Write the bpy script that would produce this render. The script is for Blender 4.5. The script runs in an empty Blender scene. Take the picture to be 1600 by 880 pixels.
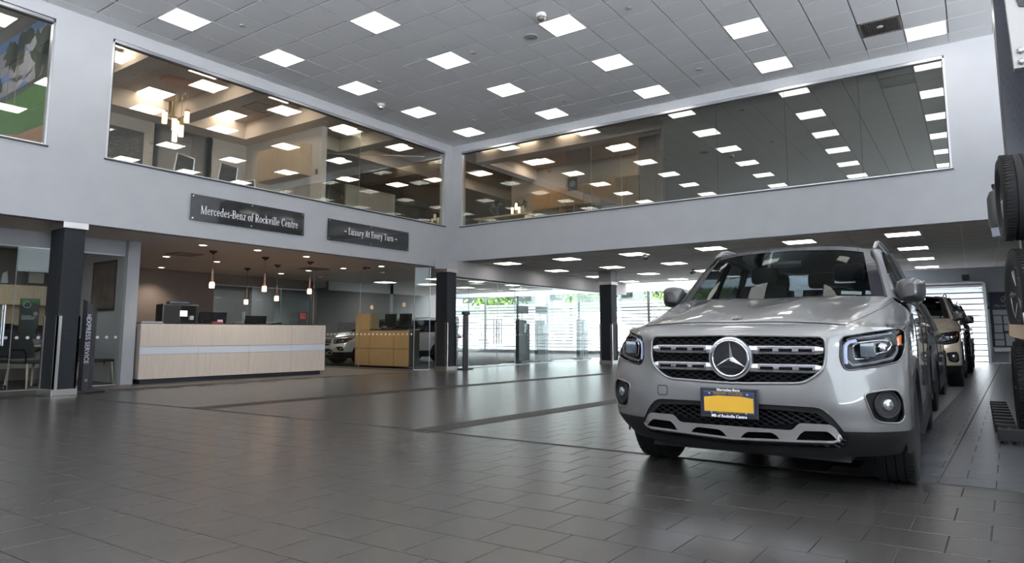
import bpy, bmesh, math, random
import numpy as np
from mathutils import Vector, Matrix

S = bpy.context.scene
COL = S.collection
random.seed(7)
R = math.radians

# ------------------------------------------------------------------ camera
CAM = bpy.data.objects.new('camera', bpy.data.cameras.new('camera'))
COL.objects.link(CAM)
_f, _cy, _yaw, _pitch, _roll = 1034.706, 402.274, R(34.8228), R(6.5188), R(-0.0587)
_F = Vector((math.cos(_yaw) * math.cos(_pitch), math.sin(_yaw) * math.cos(_pitch), math.sin(_pitch)))
_R = Vector((math.sin(_yaw), -math.cos(_yaw), 0))
_U = _R.cross(_F)
_c, _s = math.cos(_roll), math.sin(_roll)
_R2, _U2 = _R * _c + _U * _s, _U * _c - _R * _s
CAM.matrix_world = Matrix(((_R2.x, _U2.x, -_F.x, 0), (_R2.y, _U2.y, -_F.y, 0), (_R2.z, _U2.z, -_F.z, 0.95), (0, 0, 0, 1)))
CAM.data.sensor_width = 36
CAM.data.lens = _f / 1600 * 36
CAM.data.shift_y = (_cy - 440) / 1600
CAM.data.clip_start = 0.05
CAM.data.clip_end = 300
S.camera = CAM

# ------------------------------------------------------------------ world, exposure
W = bpy.data.worlds.new('sky')
S.world = W
W.use_nodes = True
_bg = W.node_tree.nodes['Background']
_bg.inputs[0].default_value = (0.80, 0.90, 1.0, 1)
_bg.inputs[1].default_value = 4.4
SUN = bpy.data.objects.new('sun', bpy.data.lights.new('sun', 'SUN'))
SUN.data.energy = 92.0
SUN.data.angle = R(1)
SUN.data.color = (1, .985, .97)
SUN.rotation_euler = Vector((-.20, -.45, -.87)).to_track_quat('-Z', 'Y').to_euler()
COL.objects.link(SUN)
S.view_settings.view_transform = 'Standard'
S.view_settings.look = 'None'
S.view_settings.gamma = 1
S.view_settings.use_curve_mapping = False
S.view_settings.exposure = 0.38
S.cycles.max_bounces = 10
S.cycles.diffuse_bounces = 4
S.cycles.glossy_bounces = 5
S.cycles.transparent_max_bounces = 24
S.cycles.transmission_bounces = 6
S.cycles.sample_clamp_indirect = 6.0
S.cycles.caustics_reflective = False
S.cycles.caustics_refractive = False
S.cycles.use_denoising = True
TROFFER = 7.0           # emission of the ceiling diffusers

# ------------------------------------------------------------------ materials
MATS = {}


def _new(name):
    m = bpy.data.materials.new(name)
    m.use_nodes = True
    return m, m.node_tree.nodes, m.node_tree.links


def mat(name, col=(0.5, 0.5, 0.5), rough=0.5, metal=0.0, coat=0.0, spec=0.5, emit=None, es=0.0, noise=0.0, nscale=20.0, nstretch=(1, 1, 1), bump=0.0, alpha=1.0, rnoise=0.0):
    """Principled material with optional procedural colour noise, bump and roughness variation."""
    if name in MATS:
        return MATS[name]
    m, n, l = _new(name)
    b = n['Principled BSDF']
    b.inputs['Base Color'].default_value = (*col, 1)
    b.inputs['Roughness'].default_value = rough
    b.inputs['Metallic'].default_value = metal
    b.inputs['Specular IOR Level'].default_value = spec
    if coat:
        b.inputs['Coat Weight'].default_value = coat
        b.inputs['Coat Roughness'].default_value = 0.03
    if emit:
        b.inputs['Emission Color'].default_value = (*emit, 1)
        b.inputs['Emission Strength'].default_value = es
    if noise or bump or rnoise:
        tc = n.new('ShaderNodeTexCoord')
        mp = n.new('ShaderNodeMapping')
        mp.inputs['Scale'].default_value = nstretch
        nz = n.new('ShaderNodeTexNoise')
        nz.inputs['Scale'].default_value = nscale
        nz.inputs['Detail'].default_value = 5
        l.new(tc.outputs['Object'], mp.inputs['Vector'])
        l.new(mp.outputs['Vector'], nz.inputs['Vector'])
        if noise:
            rp = n.new('ShaderNodeValToRGB')
            rp.color_ramp.elements[0].position = 0.3
            rp.color_ramp.elements[1].position = 0.7
            rp.color_ramp.elements[0].color = (*[max(0, c * (1 - noise)) for c in col], 1)
            rp.color_ramp.elements[1].color = (*[min(1, c * (1 + noise)) for c in col], 1)
            l.new(nz.outputs['Fac'], rp.inputs['Fac'])
            l.new(rp.outputs['Color'], b.inputs['Base Color'])
        if rnoise:
            mr = n.new('ShaderNodeMapRange')
            mr.inputs['From Min'].default_value = 0.3
            mr.inputs['From Max'].default_value = 0.7
            mr.inputs['To Min'].default_value = max(0, rough - rnoise)
            mr.inputs['To Max'].default_value = min(1, rough + rnoise)
            l.new(nz.outputs['Fac'], mr.inputs['Value'])
            l.new(mr.outputs['Result'], b.inputs['Roughness'])
        if bump:
            bp = n.new('ShaderNodeBump')
            bp.inputs['Strength'].default_value = bump
            bp.inputs['Distance'].default_value = 0.01
            l.new(nz.outputs['Fac'], bp.inputs['Height'])
            l.new(bp.outputs['Normal'], b.inputs['Normal'])
    MATS[name] = m
    return m


def glass(name, tint=(0.9, 0.95, 0.93), base=0.03, k=1.0, ior=1.5, rough=0.0):
    """Thin pane: transparent seen straight on, mirror-like at grazing angles."""
    if name in MATS:
        return MATS[name]
    m, n, l = _new(name)
    for x in list(n):
        if x.type == 'BSDF_PRINCIPLED':
            n.remove(x)
    out = next(x for x in n if x.type == 'OUTPUT_MATERIAL')
    tr = n.new('ShaderNodeBsdfTransparent')
    tr.inputs[0].default_value = (*tint, 1)
    gl = n.new('ShaderNodeBsdfGlossy')
    gl.inputs['Roughness'].default_value = rough
    gl.inputs[0].default_value = (0.95, 1.0, 0.98, 1)
    # Schlick reflectance, the same from both sides of the pane
    lw = n.new('ShaderNodeLayerWeight')
    lw.inputs[0].default_value = 0.5
    pw = n.new('ShaderNodeMath')
    pw.operation = 'POWER'
    pw.inputs[1].default_value = 4.0
    r0 = ((ior - 1) / (ior + 1)) ** 2
    ma = n.new('ShaderNodeMath')
    ma.operation = 'MULTIPLY_ADD'
    ma.inputs[1].default_value = k * (1 - r0)
    ma.inputs[2].default_value = base + r0
    ma.use_clamp = True
    l.new(lw.outputs['Facing'], pw.inputs[0])
    fr = pw
    mx = n.new('ShaderNodeMixShader')
    l.new(fr.outputs[0], ma.inputs[0])
    l.new(ma.outputs[0], mx.inputs[0])
    l.new(tr.outputs[0], mx.inputs[1])
    l.new(gl.outputs[0], mx.inputs[2])
    l.new(mx.outputs[0], out.inputs[0])
    MATS[name] = m
    return m


def emis(name, col=(1, 1, 1), s=1.0):
    if name in MATS:
        return MATS[name]
    m, n, l = _new(name)
    b = n['Principled BSDF']
    b.inputs['Base Color'].default_value = (0.9, 0.9, 0.9, 1)
    b.inputs['Emission Color'].default_value = (*col, 1)
    b.inputs['Emission Strength'].default_value = s
    MATS[name] = m
    return m


def translucent(name, col=(0.9, 0.93, 0.95), t=0.6):
    if name in MATS:
        return MATS[name]
    m, n, l = _new(name)
    b = n['Principled BSDF']
    out = next(x for x in n if x.type == 'OUTPUT_MATERIAL')
    b.inputs['Base Color'].default_value = (*col, 1)
    b.inputs['Roughness'].default_value = 0.35
    tl = n.new('ShaderNodeBsdfTranslucent')
    tl.inputs[0].default_value = (*col, 1)
    mx = n.new('ShaderNodeMixShader')
    mx.inputs[0].default_value = t
    l.new(b.outputs[0], mx.inputs[1])
    l.new(tl.outputs[0], mx.inputs[2])
    l.new(mx.outputs[0], out.inputs[0])
    MATS[name] = m
    return m


# ------------------------------------------------------------------ mesh builder
class MB:
    def __init__(self):
        self.v, self.f = [], []

    def add(self, vs, fs):
        o = len(self.v)
        self.v += [tuple(p) for p in vs]
        self.f += [tuple(i + o for i in f) for f in fs]
        return self

    def box(self, x0, x1, y0, y1, z0, z1):
        return self.add([(x0, y0, z0), (x1, y0, z0), (x1, y1, z0), (x0, y1, z0), (x0, y0, z1), (x1, y0, z1), (x1, y1, z1), (x0, y1, z1)],
                        [(3, 2, 1, 0), (4, 5, 6, 7), (0, 1, 5, 4), (1, 2, 6, 5), (2, 3, 7, 6), (3, 0, 4, 7)])

    def bbox(self, x0, x1, y0, y1, z0, z1, b=0.01):
        """box with chamfered edges"""
        bm = bmesh.new()
        bmesh.ops.create_cube(bm, size=1, matrix=Matrix.Translation(((x0 + x1) / 2, (y0 + y1) / 2, (z0 + z1) / 2)) @ Matrix.Diagonal((abs(x1 - x0), abs(y1 - y0), abs(z1 - z0), 1)))
        b = min(b, abs(x1 - x0) * .45, abs(y1 - y0) * .45, abs(z1 - z0) * .45)
        bmesh.ops.bevel(bm, geom=bm.edges[:], offset=b, segments=2, affect='EDGES', profile=0.5)
        return self.addbm(bm)

    def addbm(self, bm, M=None):
        bm.verts.index_update()
        if M:
            bm.transform(M)
        self.add([v.co[:] for v in bm.verts], [[v.index for v in f.verts] for f in bm.faces])
        bm.free()
        return self

    def prism(self, base, top):
        """closed solid between two equally long loops"""
        n = len(base)
        return self.add(list(base) + list(top), [tuple(range(n))[::-1], tuple(range(n, 2 * n))] + [(i, (i + 1) % n, n + (i + 1) % n, n + i) for i in range(n)])

    def wall(self, a, b, z0, z1, t):
        """upright slab whose front face runs from a to b; thickness t to the left of a->b"""
        a, b = Vector((*a, 0)), Vector((*b, 0))
        d = (b - a).normalized()
        n = Vector((-d.y, d.x, 0)) * t
        p = [a, b, b + n, a + n]
        return self.prism([(q.x, q.y, z0) for q in p], [(q.x, q.y, z1) for q in p])

    def loft(self, rings, close=True, caps=True):
        n = len(rings[0])
        o = len(self.v)
        for r in rings:
            self.v += [tuple(p) for p in r]
        m = n if close else n - 1
        for i in range(len(rings) - 1):
            for j in range(m):
                k = (j + 1) % n
                self.f.append((o + i * n + j, o + i * n + k, o + (i + 1) * n + k, o + (i + 1) * n + j))
        if caps and close:
            self.f.append(tuple(o + j for j in range(n))[::-1])
            self.f.append(tuple(o + (len(rings) - 1) * n + j for j in range(n)))
        return self

    def tube(self, pts, r, n=8, caps=True):
        pts = [Vector(p) for p in pts]
        rs = r if isinstance(r, (list, tuple)) else [r] * len(pts)
        closed = (pts[0] - pts[-1]).length < 1e-6 and len(pts) > 3
        if closed:
            pts, rs = pts[:-1], rs[:-1]
        rings = []
        N = len(pts)
        prev = None
        for i, p in enumerate(pts):
            if closed:
                d = pts[(i + 1) % N] - pts[i - 1]
            else:
                d = pts[min(i + 1, N - 1)] - pts[max(i - 1, 0)]
            d.normalize()
            if prev is None:
                u = d.cross(Vector((0, 0, 1)))
                if u.length < 1e-3:
                    u = d.cross(Vector((1, 0, 0)))
            else:
                u = prev - d * prev.dot(d)
                if u.length < 1e-6:
                    u = d.cross(Vector((0, 0, 1)))
            u.normalize()
            prev = u
            w = d.cross(u)
            rings.append([p + (u * math.cos(2 * math.pi * k / n) + w * math.sin(2 * math.pi * k / n)) * rs[i] for k in range(n)])
        if closed:
            rings.append(rings[0])
        return self.loft(rings, True, caps and not closed)

    def lathe(self, prof, n=24, M=None):
        """profile [(r, h)] turned about the local z axis"""
        M = M or Matrix()
        return self.loft([[M @ Vector((r * math.cos(2 * math.pi * k / n), r * math.sin(2 * math.pi * k / n), h)) for k in range(n)] for r, h in prof], True, True)

    def cyl(self, x, y, z0, z1, r, n=16):
        return self.lathe([(r, z0), (r, z1)], n, Matrix.Translation((x, y, 0)))

    def ball(self, c, rx, ry, rz, n=16, m=10):
        o = [[(c[0] + rx * math.sin(t) * math.cos(p), c[1] + ry * math.sin(t) * math.sin(p), c[2] + rz * math.cos(t)) for p in [2 * math.pi * k / n for k in range(n)]] for t in [math.pi * (i + .02) / (m + .04) for i in range(m + 1)]]
        return self.loft(o[::-1])

    def grid(self, P):
        """P[r][c] of points"""
        r, c = len(P), len(P[0])
        return self.add([p for row in P for p in row], [(i * c + j, i * c + j + 1, (i + 1) * c + j + 1, (i + 1) * c + j) for i in range(r - 1) for j in range(c - 1)])

    def mesh(self, name, material, off=(0, 0, 0), smooth=False, fix=True):
        me = bpy.data.meshes.new(name)
        me.from_pydata([(v[0] - off[0], v[1] - off[1], v[2] - off[2]) for v in self.v], [], self.f)
        if fix:
            bm = bmesh.new()
            bm.from_mesh(me)
            bmesh.ops.recalc_face_normals(bm, faces=bm.faces)
            bm.to_mesh(me)
            bm.free()
        for q in (material if isinstance(material, (list, tuple)) else [material]):
            me.materials.append(q)
        if smooth:
            me.polygons.foreach_set('use_smooth', [True] * len(me.polygons))
            if smooth != 'all':
                try:
                    me.set_sharp_from_angle(angle=R(35))
                except Exception:
                    pass
        me.update()
        return me


def link(o, parent=None):
    COL.objects.link(o)
    if parent is not None:
        o.parent = parent
    return o


def thing(name, label, cat, loc=(0, 0, 0), rot=0.0, group=None):
    o = bpy.data.objects.new(name, None)
    o.empty_display_size = 0.2
    o.location = loc
    o.rotation_euler = (0, 0, rot)
    COL.objects.link(o)
    return tag(o, label, cat, group)


def tag(o, label=None, cat=None, group=None, kind=None):
    if label:
        o['label'] = label
    if cat:
        o['category'] = cat
    if group:
        o['group'] = group
    if kind:
        o['kind'] = kind
    return o


def world_off(p):
    o = Vector((0, 0, 0))
    while p is not None:
        o = o + Vector(p.location)
        p = p.parent
    return o


def part(name, mb, material, parent, local=False, smooth=False, label=None, kind=None, fix=True):
    """one mesh as a child; geometry given in world coordinates unless local"""
    off = (0, 0, 0) if local else world_off(parent)
    o = bpy.data.objects.new(name, mb.mesh(name, material, off, smooth, fix))
    link(o, parent)
    return tag(o, label, None, None, kind)


def solo(name, mb, material, label, cat, group=None, smooth=False, kind=None, origin=None):
    """a thing that is a single mesh"""
    if origin is None:
        xs = np.array(mb.v)
        origin = ((xs[:, 0].min() + xs[:, 0].max()) / 2, (xs[:, 1].min() + xs[:, 1].max()) / 2, xs[:, 2].min())
    o = bpy.data.objects.new(name, mb.mesh(name, material, origin, smooth))
    o.location = origin
    link(o)
    return tag(o, label, cat, group, kind)


def struct(name, mb, material, label, cat, parent=None, smooth=False):
    if parent is not None:
        return part(name, mb, material, parent, smooth=smooth)
    o = bpy.data.objects.new(name, mb.mesh(name, material, (0, 0, 0), smooth))
    link(o)
    return tag(o, label, cat, None, 'structure')


def instance(name, me, parent, loc=(0, 0, 0), rot=0.0):
    o = bpy.data.objects.new(name, me)
    o.location = loc
    o.rotation_euler = (0, 0, rot)
    return link(o, parent)


def copy_tree(o, parent=None, remap=None):
    c = o.copy()
    COL.objects.link(c)
    c.parent = parent
    if remap and o.type == 'MESH':
        for i, s in enumerate(c.material_slots):
            if s.material and s.material.name in remap:
                new = remap[s.material.name]
                s.link = 'OBJECT'
                s.material = new
    for ch in list(o.children):
        copy_tree(ch, c, remap)
    return c


def text_mesh(body, size, M, material, name, parent, sx=1.0, depth=0.002, bold=0.0, align='CENTER', font=None):
    """flat lettering as a mesh; M places the text plane (x right, y up)"""
    cu = bpy.data.curves.new(name, 'FONT')
    cu.body = body
    cu.size = size
    cu.align_x = align
    cu.align_y = 'CENTER'
    cu.extrude = depth
    cu.offset = bold
    cu.resolution_u = 3
    t = bpy.data.objects.new(name + '_curve', cu)
    COL.objects.link(t)
    dg = bpy.context.evaluated_depsgraph_get()
    me = bpy.data.meshes.new_from_object(t.evaluated_get(dg))
    bpy.data.objects.remove(t)
    bpy.data.curves.remove(cu)
    me.transform(Matrix.Translation(-world_off(parent)) @ M @ Matrix.Diagonal((sx, 1, 1, 1)))
    me.name = name
    me.materials.clear()
    me.materials.append(material)
    o = bpy.data.objects.new(name, me)
    return link(o, parent)


ORD = 'first second third fourth fifth sixth seventh eighth ninth tenth eleventh twelfth'.split()


def ranks(vals, tol=.35):
    out = []
    for v in sorted(vals):
        if not out or v - out[-1] > tol:
            out.append(v)
    return lambda v: ORD[min(range(len(out)), key=lambda i: abs(out[i] - v))]


def place_labels(pts, text, rx, ry, flipx=False, flipy=False):
    """a label for each point from its rank along x and y"""
    fx = ranks([(-p[0] if flipx else p[0]) for p in pts])
    fy = ranks([(-p[1] if flipy else p[1]) for p in pts])
    return [text.format(fx(-p[0] if flipx else p[0]), fy(-p[1] if flipy else p[1])) for p in pts]


def frame_mat(origin, right, up):
    r, u = Vector(right).normalized(), Vector(up).normalized()
    n = r.cross(u)
    return Matrix(((r.x, u.x, n.x, origin[0]), (r.y, u.y, n.y, origin[1]), (r.z, u.z, n.z, origin[2]), (0, 0, 0, 1)))


def cr(P, n, m):
    """Catmull-Rom tensor surface through the control net P[r][c] -> dense net"""
    P = np.array(P, float)

    def along(A, k):
        A = np.concatenate([2 * A[:1] - A[1:2], A, 2 * A[-1:] - A[-2:-1]])
        out = []
        for i in range(1, len(A) - 2):
            p0, p1, p2, p3 = A[i - 1], A[i], A[i + 1], A[i + 2]
            for t in np.arange(k) / k:
                out.append(0.5 * (2 * p1 + (p2 - p0) * t + (2 * p0 - 5 * p1 + 4 * p2 - p3) * t * t + (3 * p1 - p0 - 3 * p2 + p3) * t ** 3))
        out.append(A[-2])
        return np.array(out)
    Q = along(P, n)
    return along(Q.swapaxes(0, 1), m).swapaxes(0, 1)
# ------------------------------------------------------------------ setting
YA, XB, ZC = 11.55, 13.75, 6.084       # left wall plane, back wall plane, main ceiling
ZLA, ZLB = 2.689, 2.867                # low ceilings behind the left and the back wall
XE = 25.9                              # end wall
XR, YR = -4.0, -4.5                    # rear and right walls, behind the camera

WHITE = mat('wall_white', (0.36, 0.365, 0.38), 0.6, noise=0.03, nscale=3)
GROUT = mat('floor_grout', (0.02, 0.019, 0.018), 0.8)
TILE = mat('floor_tile', (0.040, 0.037, 0.0355), 0.27, spec=0.6, noise=0.05, nscale=14)
DTILE = mat('floor_tile_dark', (0.018, 0.017, 0.017), 0.55, spec=0.25, noise=0.06, nscale=9)
LTILE = mat('floor_tile_light', (0.13, 0.125, 0.12), 0.36, noise=0.08, nscale=9)
BTILE = mat('floor_tile_blue', (0.045, 0.047, 0.052), 0.32, spec=.45, noise=0.06, nscale=14)
CTILE = mat('ceiling_tile', (0.90, 0.90, 0.91), 0.9, noise=0.02, nscale=120, bump=0.15)
CGRID = mat('ceiling_grid_shadow', (0.03, 0.03, 0.03), 0.8)
CBAR = mat('ceiling_bar_white', (0.8, 0.8, 0.8), 0.5)
LOWC = mat('low_ceiling_tile', (0.62, 0.575, 0.55), 0.9, noise=0.02, nscale=120)
LOWG = mat('low_ceiling_gap', (0.80, 0.76, 0.73), 0.7)
ALU = mat('aluminium', (0.55, 0.56, 0.58), 0.35, 0.9)
BRUSHED = mat('brushed_steel', (0.50, 0.48, 0.46), 0.32, 1.0, noise=0.08, nscale=60, nstretch=(1, 1, 30))
DARKFR = mat('dark_frame', (0.02, 0.02, 0.022), 0.4)
DIFF = emis('light_diffuser', (1.0, 0.97, 0.93), TROFFER)
DIFFW = emis('light_diffuser_warm', (1.0, 0.88, 0.72), TROFFER * 1.25)
WGLASS = glass('upper_window_glass', (0.95, 0.94, 0.91), 0.04, 1.2, 1.6)
PGLASS = glass('partition_glass', (0.94, 0.965, 0.96), 0.0, .8, 1.32)
OAK = mat('light_oak', (0.52, 0.40, 0.27), 0.45, noise=0.10, nscale=8, nstretch=(6, 6, .6))
OAKD = mat('honey_oak', (0.40, 0.24, 0.11), 0.42, noise=0.12, nscale=8, nstretch=(6, 6, .6))
BLACKST = mat('black_granite', (0.02, 0.02, 0.022), 0.2, noise=0.5, nscale=90)


def px(p):
    d = Vector(p) - Vector((0, 0, .95))
    z = d.dot(_F)
    if z < .05:
        return None
    return (800 + _f * d.dot(_R2) / z, _cy - _f * d.dot(_U2) / z, z)


def rank(cells):
    """cells [(x, y, z)] sorted by how large they show in the picture; those out of frame last"""
    out = []
    for c in cells:
        q = px(c)
        s = 0
        if q and -60 < q[0] < 1660 and -60 < q[1] < 940:
            s = abs(c[2] - .95) / q[2] ** 3
        out.append((-s, c))
    out.sort(key=lambda t: t[0])
    return [c for s, c in out], sum(1 for s, c in out if s < 0)


# ---- floor
floor = struct('floor', MB().box(XR, XE + .1, YR, 22, -.08, -.006), GROUT, 'wide showroom floor of square grey porcelain tiles', 'floor')
D1, D2 = Vector((1, -.035)), Vector((-.045, 1))
P1, P2 = .31, .318
O0 = Vector((5.07, .28))


def tile_pos(i, j):
    s = .5 if i % 2 else 0
    q = O0 + D1 * (P1 * (i + .5)) + D2 * (P2 * (j + s + .5))
    return q.x, q.y


def lane_y(x):
    return .25 - (x - 5.25) * .041


def tile_kind(x, y, i):
    if i >= 0 and y < lane_y(x) + .62:
        return 1
    return 0


tv = []
gx, gy = P1 / 2 - .0022, P2 / 2 - .0022
for z, k in ((-.006, 1.0), (-.0008, 1.0), (0, .985)):
    tv.append([tuple((D1 * a * gx * k + D2 * b * gy * k)) + (z,) for a, b in ((-1, -1), (1, -1), (1, 1), (-1, 1))])
tproto = MB().loft(tv, True, True)
TMESH = [tproto.mesh('floor_tile', m) for m in (TILE, BTILE, LTILE)]
cells = []
info = {}
for i in range(-15, 68):
    for j in range(-16, 70):
        x, y = tile_pos(i, j)
        if x < XR + .3 or x > XE - .2 or y < YR + .2 or y > 12.1 or (y > 11.6 and x < 12.5):
            continue
        c = (x, y, 0.0)
        cells.append(c)
        info[c] = tile_kind(x, y, i)
ordered, nvis = rank(cells)
for c in ordered[:300]:
    instance('tile', TMESH[info[c]], floor, c)
rest = [MB(), MB(), MB()]
for c in ordered[300:]:
    b = rest[info[c]]
    b.add([(v[0] + c[0], v[1] + c[1], v[2]) for v in tproto.v[4:]], [f for f in [(0, 1, 5, 4), (1, 2, 6, 5), (2, 3, 7, 6), (3, 0, 4, 7), (4, 5, 6, 7)]])
for b, m in zip(rest, (TILE, BTILE, LTILE)):
    part('tile_field', b, m, floor, kind='stuff', fix=False)
# the two dark bands of longer tiles
for a, b in (((4.87, 4.50), (9.6, 4.11)), ((4.77, 8.19), (14.3, 7.15))):
    a, b = Vector(a), Vector(b)
    L = (b - a).length
    d = (b - a) / L
    n = Vector((-d.y, d.x)) * (.150 if a.y < 6 else .155)
    k = int(L / .62)
    for q in range(k):
        p0, p1 = a + d * (L * q / k + .003), a + d * (L * (q + 1) / k - .003)
        lo = [p0 - n, p1 - n, p1 + n, p0 + n]
        part('dark_tile', MB().prism([(v.x, v.y, -.004) for v in lo], [(v.x, v.y, .0016) for v in lo]), DTILE, floor)
for q in range(25):
    x0, x1 = 8.6 + q * .62, 8.6 + (q + 1) * .62 - .006
    for a_, b_ in ((.33, .645), (.65, .96)):
        lo = [(x0, lane_y(x0) + a_), (x1, lane_y(x1) + a_), (x1, lane_y(x1) + b_), (x0, lane_y(x0) + b_)]
        part('light_tile', MB().prism([(x, y, -.004) for x, y in lo], [(x, y, .0014) for x, y in lo]), LTILE, floor)
seam = [(4.54, 10.45), (4.74, 8.28), (4.95, 4.6), (5.0, 2.22), (5.075, .285), (5.14, -.6)]
part('expansion_joint', MB().tube([(x, y, .0) for x, y in seam], .006, 4), GROUT, floor)
part('lane_joint', MB().tube([(x, lane_y(x) - .0, .0) for x in (5.1, 10, 18, 25)], .006, 4), GROUT, floor)
lob = [(-4, 12.35), (3.9, 12.12), (6.0, 12.12), (9.6, 11.85), (12.35, 11.42), (12.6, 22), (-4, 22)]
struct('floor_lobby', MB().prism([(x, y, -.004) for x, y in lob], [(x, y, .003) for x, y in lob]), mat('lobby_floor', (.06, .048, .042), .4, noise=.2, nscale=6, nstretch=(1, 6, 1)), 'dark brown lobby floor under the reception desk', 'floor')

# ---- main ceiling
ceiling = struct('ceiling', MB().box(XR, XB, YR, YA, ZC + .03, ZC + .12), CGRID, 'high white ceiling of square tiles with light panels', 'ceiling')
TS = .625
LX, LY = 5.458, .364
ct = []
for z, k in ((.012, 1), (.001, 1), (0, .99)):
    g = (TS / 2 - .0105) * k
    ct.append([(a * g, b * g, z) for a, b in ((-1, -1), (1, -1), (1, 1), (-1, 1))])
cproto = MB().loft(ct, True, True)
CM = cproto.mesh('ceiling_tile', CTILE)
cells, lights, edge = [], [], MB()
for m in range(-15, 14):
    for n in range(-8, 19):
        x, y = LX + m * TS, LY + n * TS
        if m % 3 == 0 and n % 4 == 0 and XR + .6 < x < XB - .3 and YR + .6 < y < YA - .3:
            lights.append((x, y, ZC))
            continue
        if (m, n) == (11, 1):
            continue
        x0, x1, y0, y1 = x - TS / 2, x + TS / 2, y - TS / 2, y + TS / 2
        if x0 >= XB or x1 <= XR or y0 >= YA or y1 <= YR:
            continue
        if x1 > XB or y1 > YA or x0 < XR or y0 < YR:
            edge.box(max(x0, XR) + .006, min(x1, XB) - .002, max(y0, YR) + .006, min(y1, YA) - .002, ZC, ZC + .012)
        else:
            cells.append((x, y, ZC))
ordered, nvis = rank(cells)
for c in ordered[:300]:
    instance('ceiling_tile', CM, ceiling, c)
b = MB()
for c in ordered[300:]:
    b.add([(v[0] + c[0], v[1] + c[1], v[2] + c[2]) for v in cproto.v], cproto.f)
part('tile_field', b, CTILE, ceiling, kind='stuff')
part('edge_tiles', edge, CTILE, ceiling, kind='stuff')
# T-bars: a fine raised line along the main runners
tb = MB()
for n in range(-8, 19):
    y = LY + (n + .5) * TS
    if y < YA:
        tb.box(XR, XB, y + .003, y + .007, ZC + .001, ZC + .012)
part('main_runners', tb, CBAR, ceiling, kind='stuff')


def troffer(x, y, z, label, group, s=.57, m=None, par=None, drop=0.0):
    t = thing('ceiling_light', label, 'light', (x, y, z + .012), 0, group)
    h = s / 2
    fr = MB()
    for a, b_, c, d in ((-h - .02, h + .02, -h - .02, -h), (-h - .02, h + .02, h, h + .02), (-h - .02, -h, -h, h), (h, h + .02, -h, h)):
        fr.box(x + a, x + b_, y + c, y + d, z - .004, z + .012)
    part('frame', fr, CBAR, t)
    part('diffuser', MB().box(x - h, x + h, y - h, y + h, z - .001, z + .010), m or DIFF, t)
    return t


for (x, y, z), lab in zip(lights, place_labels(lights, 'white high ceiling light panel, {} row from back wall, {} from left', 0, 0, True, True)):
    troffer(x, y, z, lab, 'light panels in the high ceiling')

# ---- left wall (with two openings)
wl = MB()
W0, W1 = (-2.5, 4.06, 3.83, 5.86), (4.906, 13.448, 3.815, 5.872)
t = .20
wl.box(XR, XB, YA, YA + t, ZLA, 3.815).box(XR, XB, YA, YA + t, 5.872, ZC + .1)
wl.box(XR, W0[0], YA, YA + t, 3.815, 5.872).box(W0[1], W1[0], YA, YA + t, 3.815, 5.872).box(W1[1], XB, YA, YA + t, 3.815, 5.872).box(XB, XB + .2, YA, YA + t, ZLA, ZC + .1)
struct('wall_left', wl, WHITE, 'white upper wall on the left with two long windows and two black signs', 'wall')
wb = MB()
WB = (.145, 11.26, 3.817, 5.888)
wb.box(XB, XB + t, YR, YA, ZLB, WB[2]).box(XB, XB + t, YR, YA, WB[3], ZC + .1)
wb.box(XB, XB + t, YR, WB[0], WB[2], WB[3]).box(XB, XB + t, WB[1], YA, WB[2], WB[3])
struct('wall_back', wb, WHITE, 'white upper wall across the back with one long window', 'wall')
struct('wall_right', MB().box(XR, -3.4, YR - .2, YR, 0, ZC + .1).box(-3.4, 1.5, YR - .2, YR, 5.0, ZC + .1).box(1.5, 12.0, YR - .2, YR, 5.7, ZC + .1).box(12.0, XB + .2, YR - .2, YR, 3.3, ZC + .1).box(1.5, XE, YR - .2, YR, 0, 3.4).box(-3.4, 1.5, YR - .2, YR, 0, .05), WHITE, 'white side wall behind the camera with a shopfront window', 'wall')  # unseen wall; the long high opening is added to throw daylight on the ceiling
struct('wall_rear', MB().box(XR - .2, XR, YR, YA, 0, 3.2).box(XR - .2, XR, YR, YA, 5.7, ZC + .1).box(XR - .2, XR, YR, -3.2, 3.2, 5.7).box(XR - .2, XR, 10, YA, 3.2, 5.7), WHITE, 'unseen white rear wall with high openings added to light the ceiling', 'wall')  # clerestory added out of view to brighten the high ceiling


def upper_window(name, axis, const, a0, a1, z0, z1, joints, label):
    """flush row of panes with a thin sill and head; axis 'x' runs along the left wall, 'y' along the back wall"""
    out = -1
    def bx(mb, p0, p1, d0, d1, q0, q1):
        return mb.box(p0, p1, const + d0, const + d1, q0, q1) if axis == 'x' else mb.box(const + d0, const + d1, p0, p1, q0, q1)
    fr = MB()
    bx(fr, a0 - .02, a1 + .02, -.025, .10, z0 - .028, z0 - .003)
    w = struct(name, fr, DARKFR, label, 'window')
    h = MB()
    bx(h, a0, a1, .01, .09, z1 - .05, z1 - .002)
    bx(h, a0, a0 + .03, .01, .09, z0, z1)
    bx(h, a1 - .03, a1, .01, .09, z0, z1)
    part('head_channel', h, ALU, w)
    h = MB()
    bx(h, a0 + .03, a1 - .03, .02, .08, z0 - .003, z0 + .025)
    part('sill_channel', h, ALU, w)
    h = MB()
    bx(h, a0 + .03, a1 - .03, .015, .085, z1 - .07, z1 - .05)
    bx(h, a0 + .03, a0 + .045, .015, .085, z0 + .02, z1 - .05)
    part('black_gasket', h, DARKFR, w)
    js = [a0 + .03] + list(joints) + [a1 - .03]
    for p, q in zip(js[:-1], js[1:]):
        g = MB()
        bx(g, p + .004, q - .004, .045, .055, z0 + .02, z1 - .05)
        part('pane', g, WGLASS, w)
    return w


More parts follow.
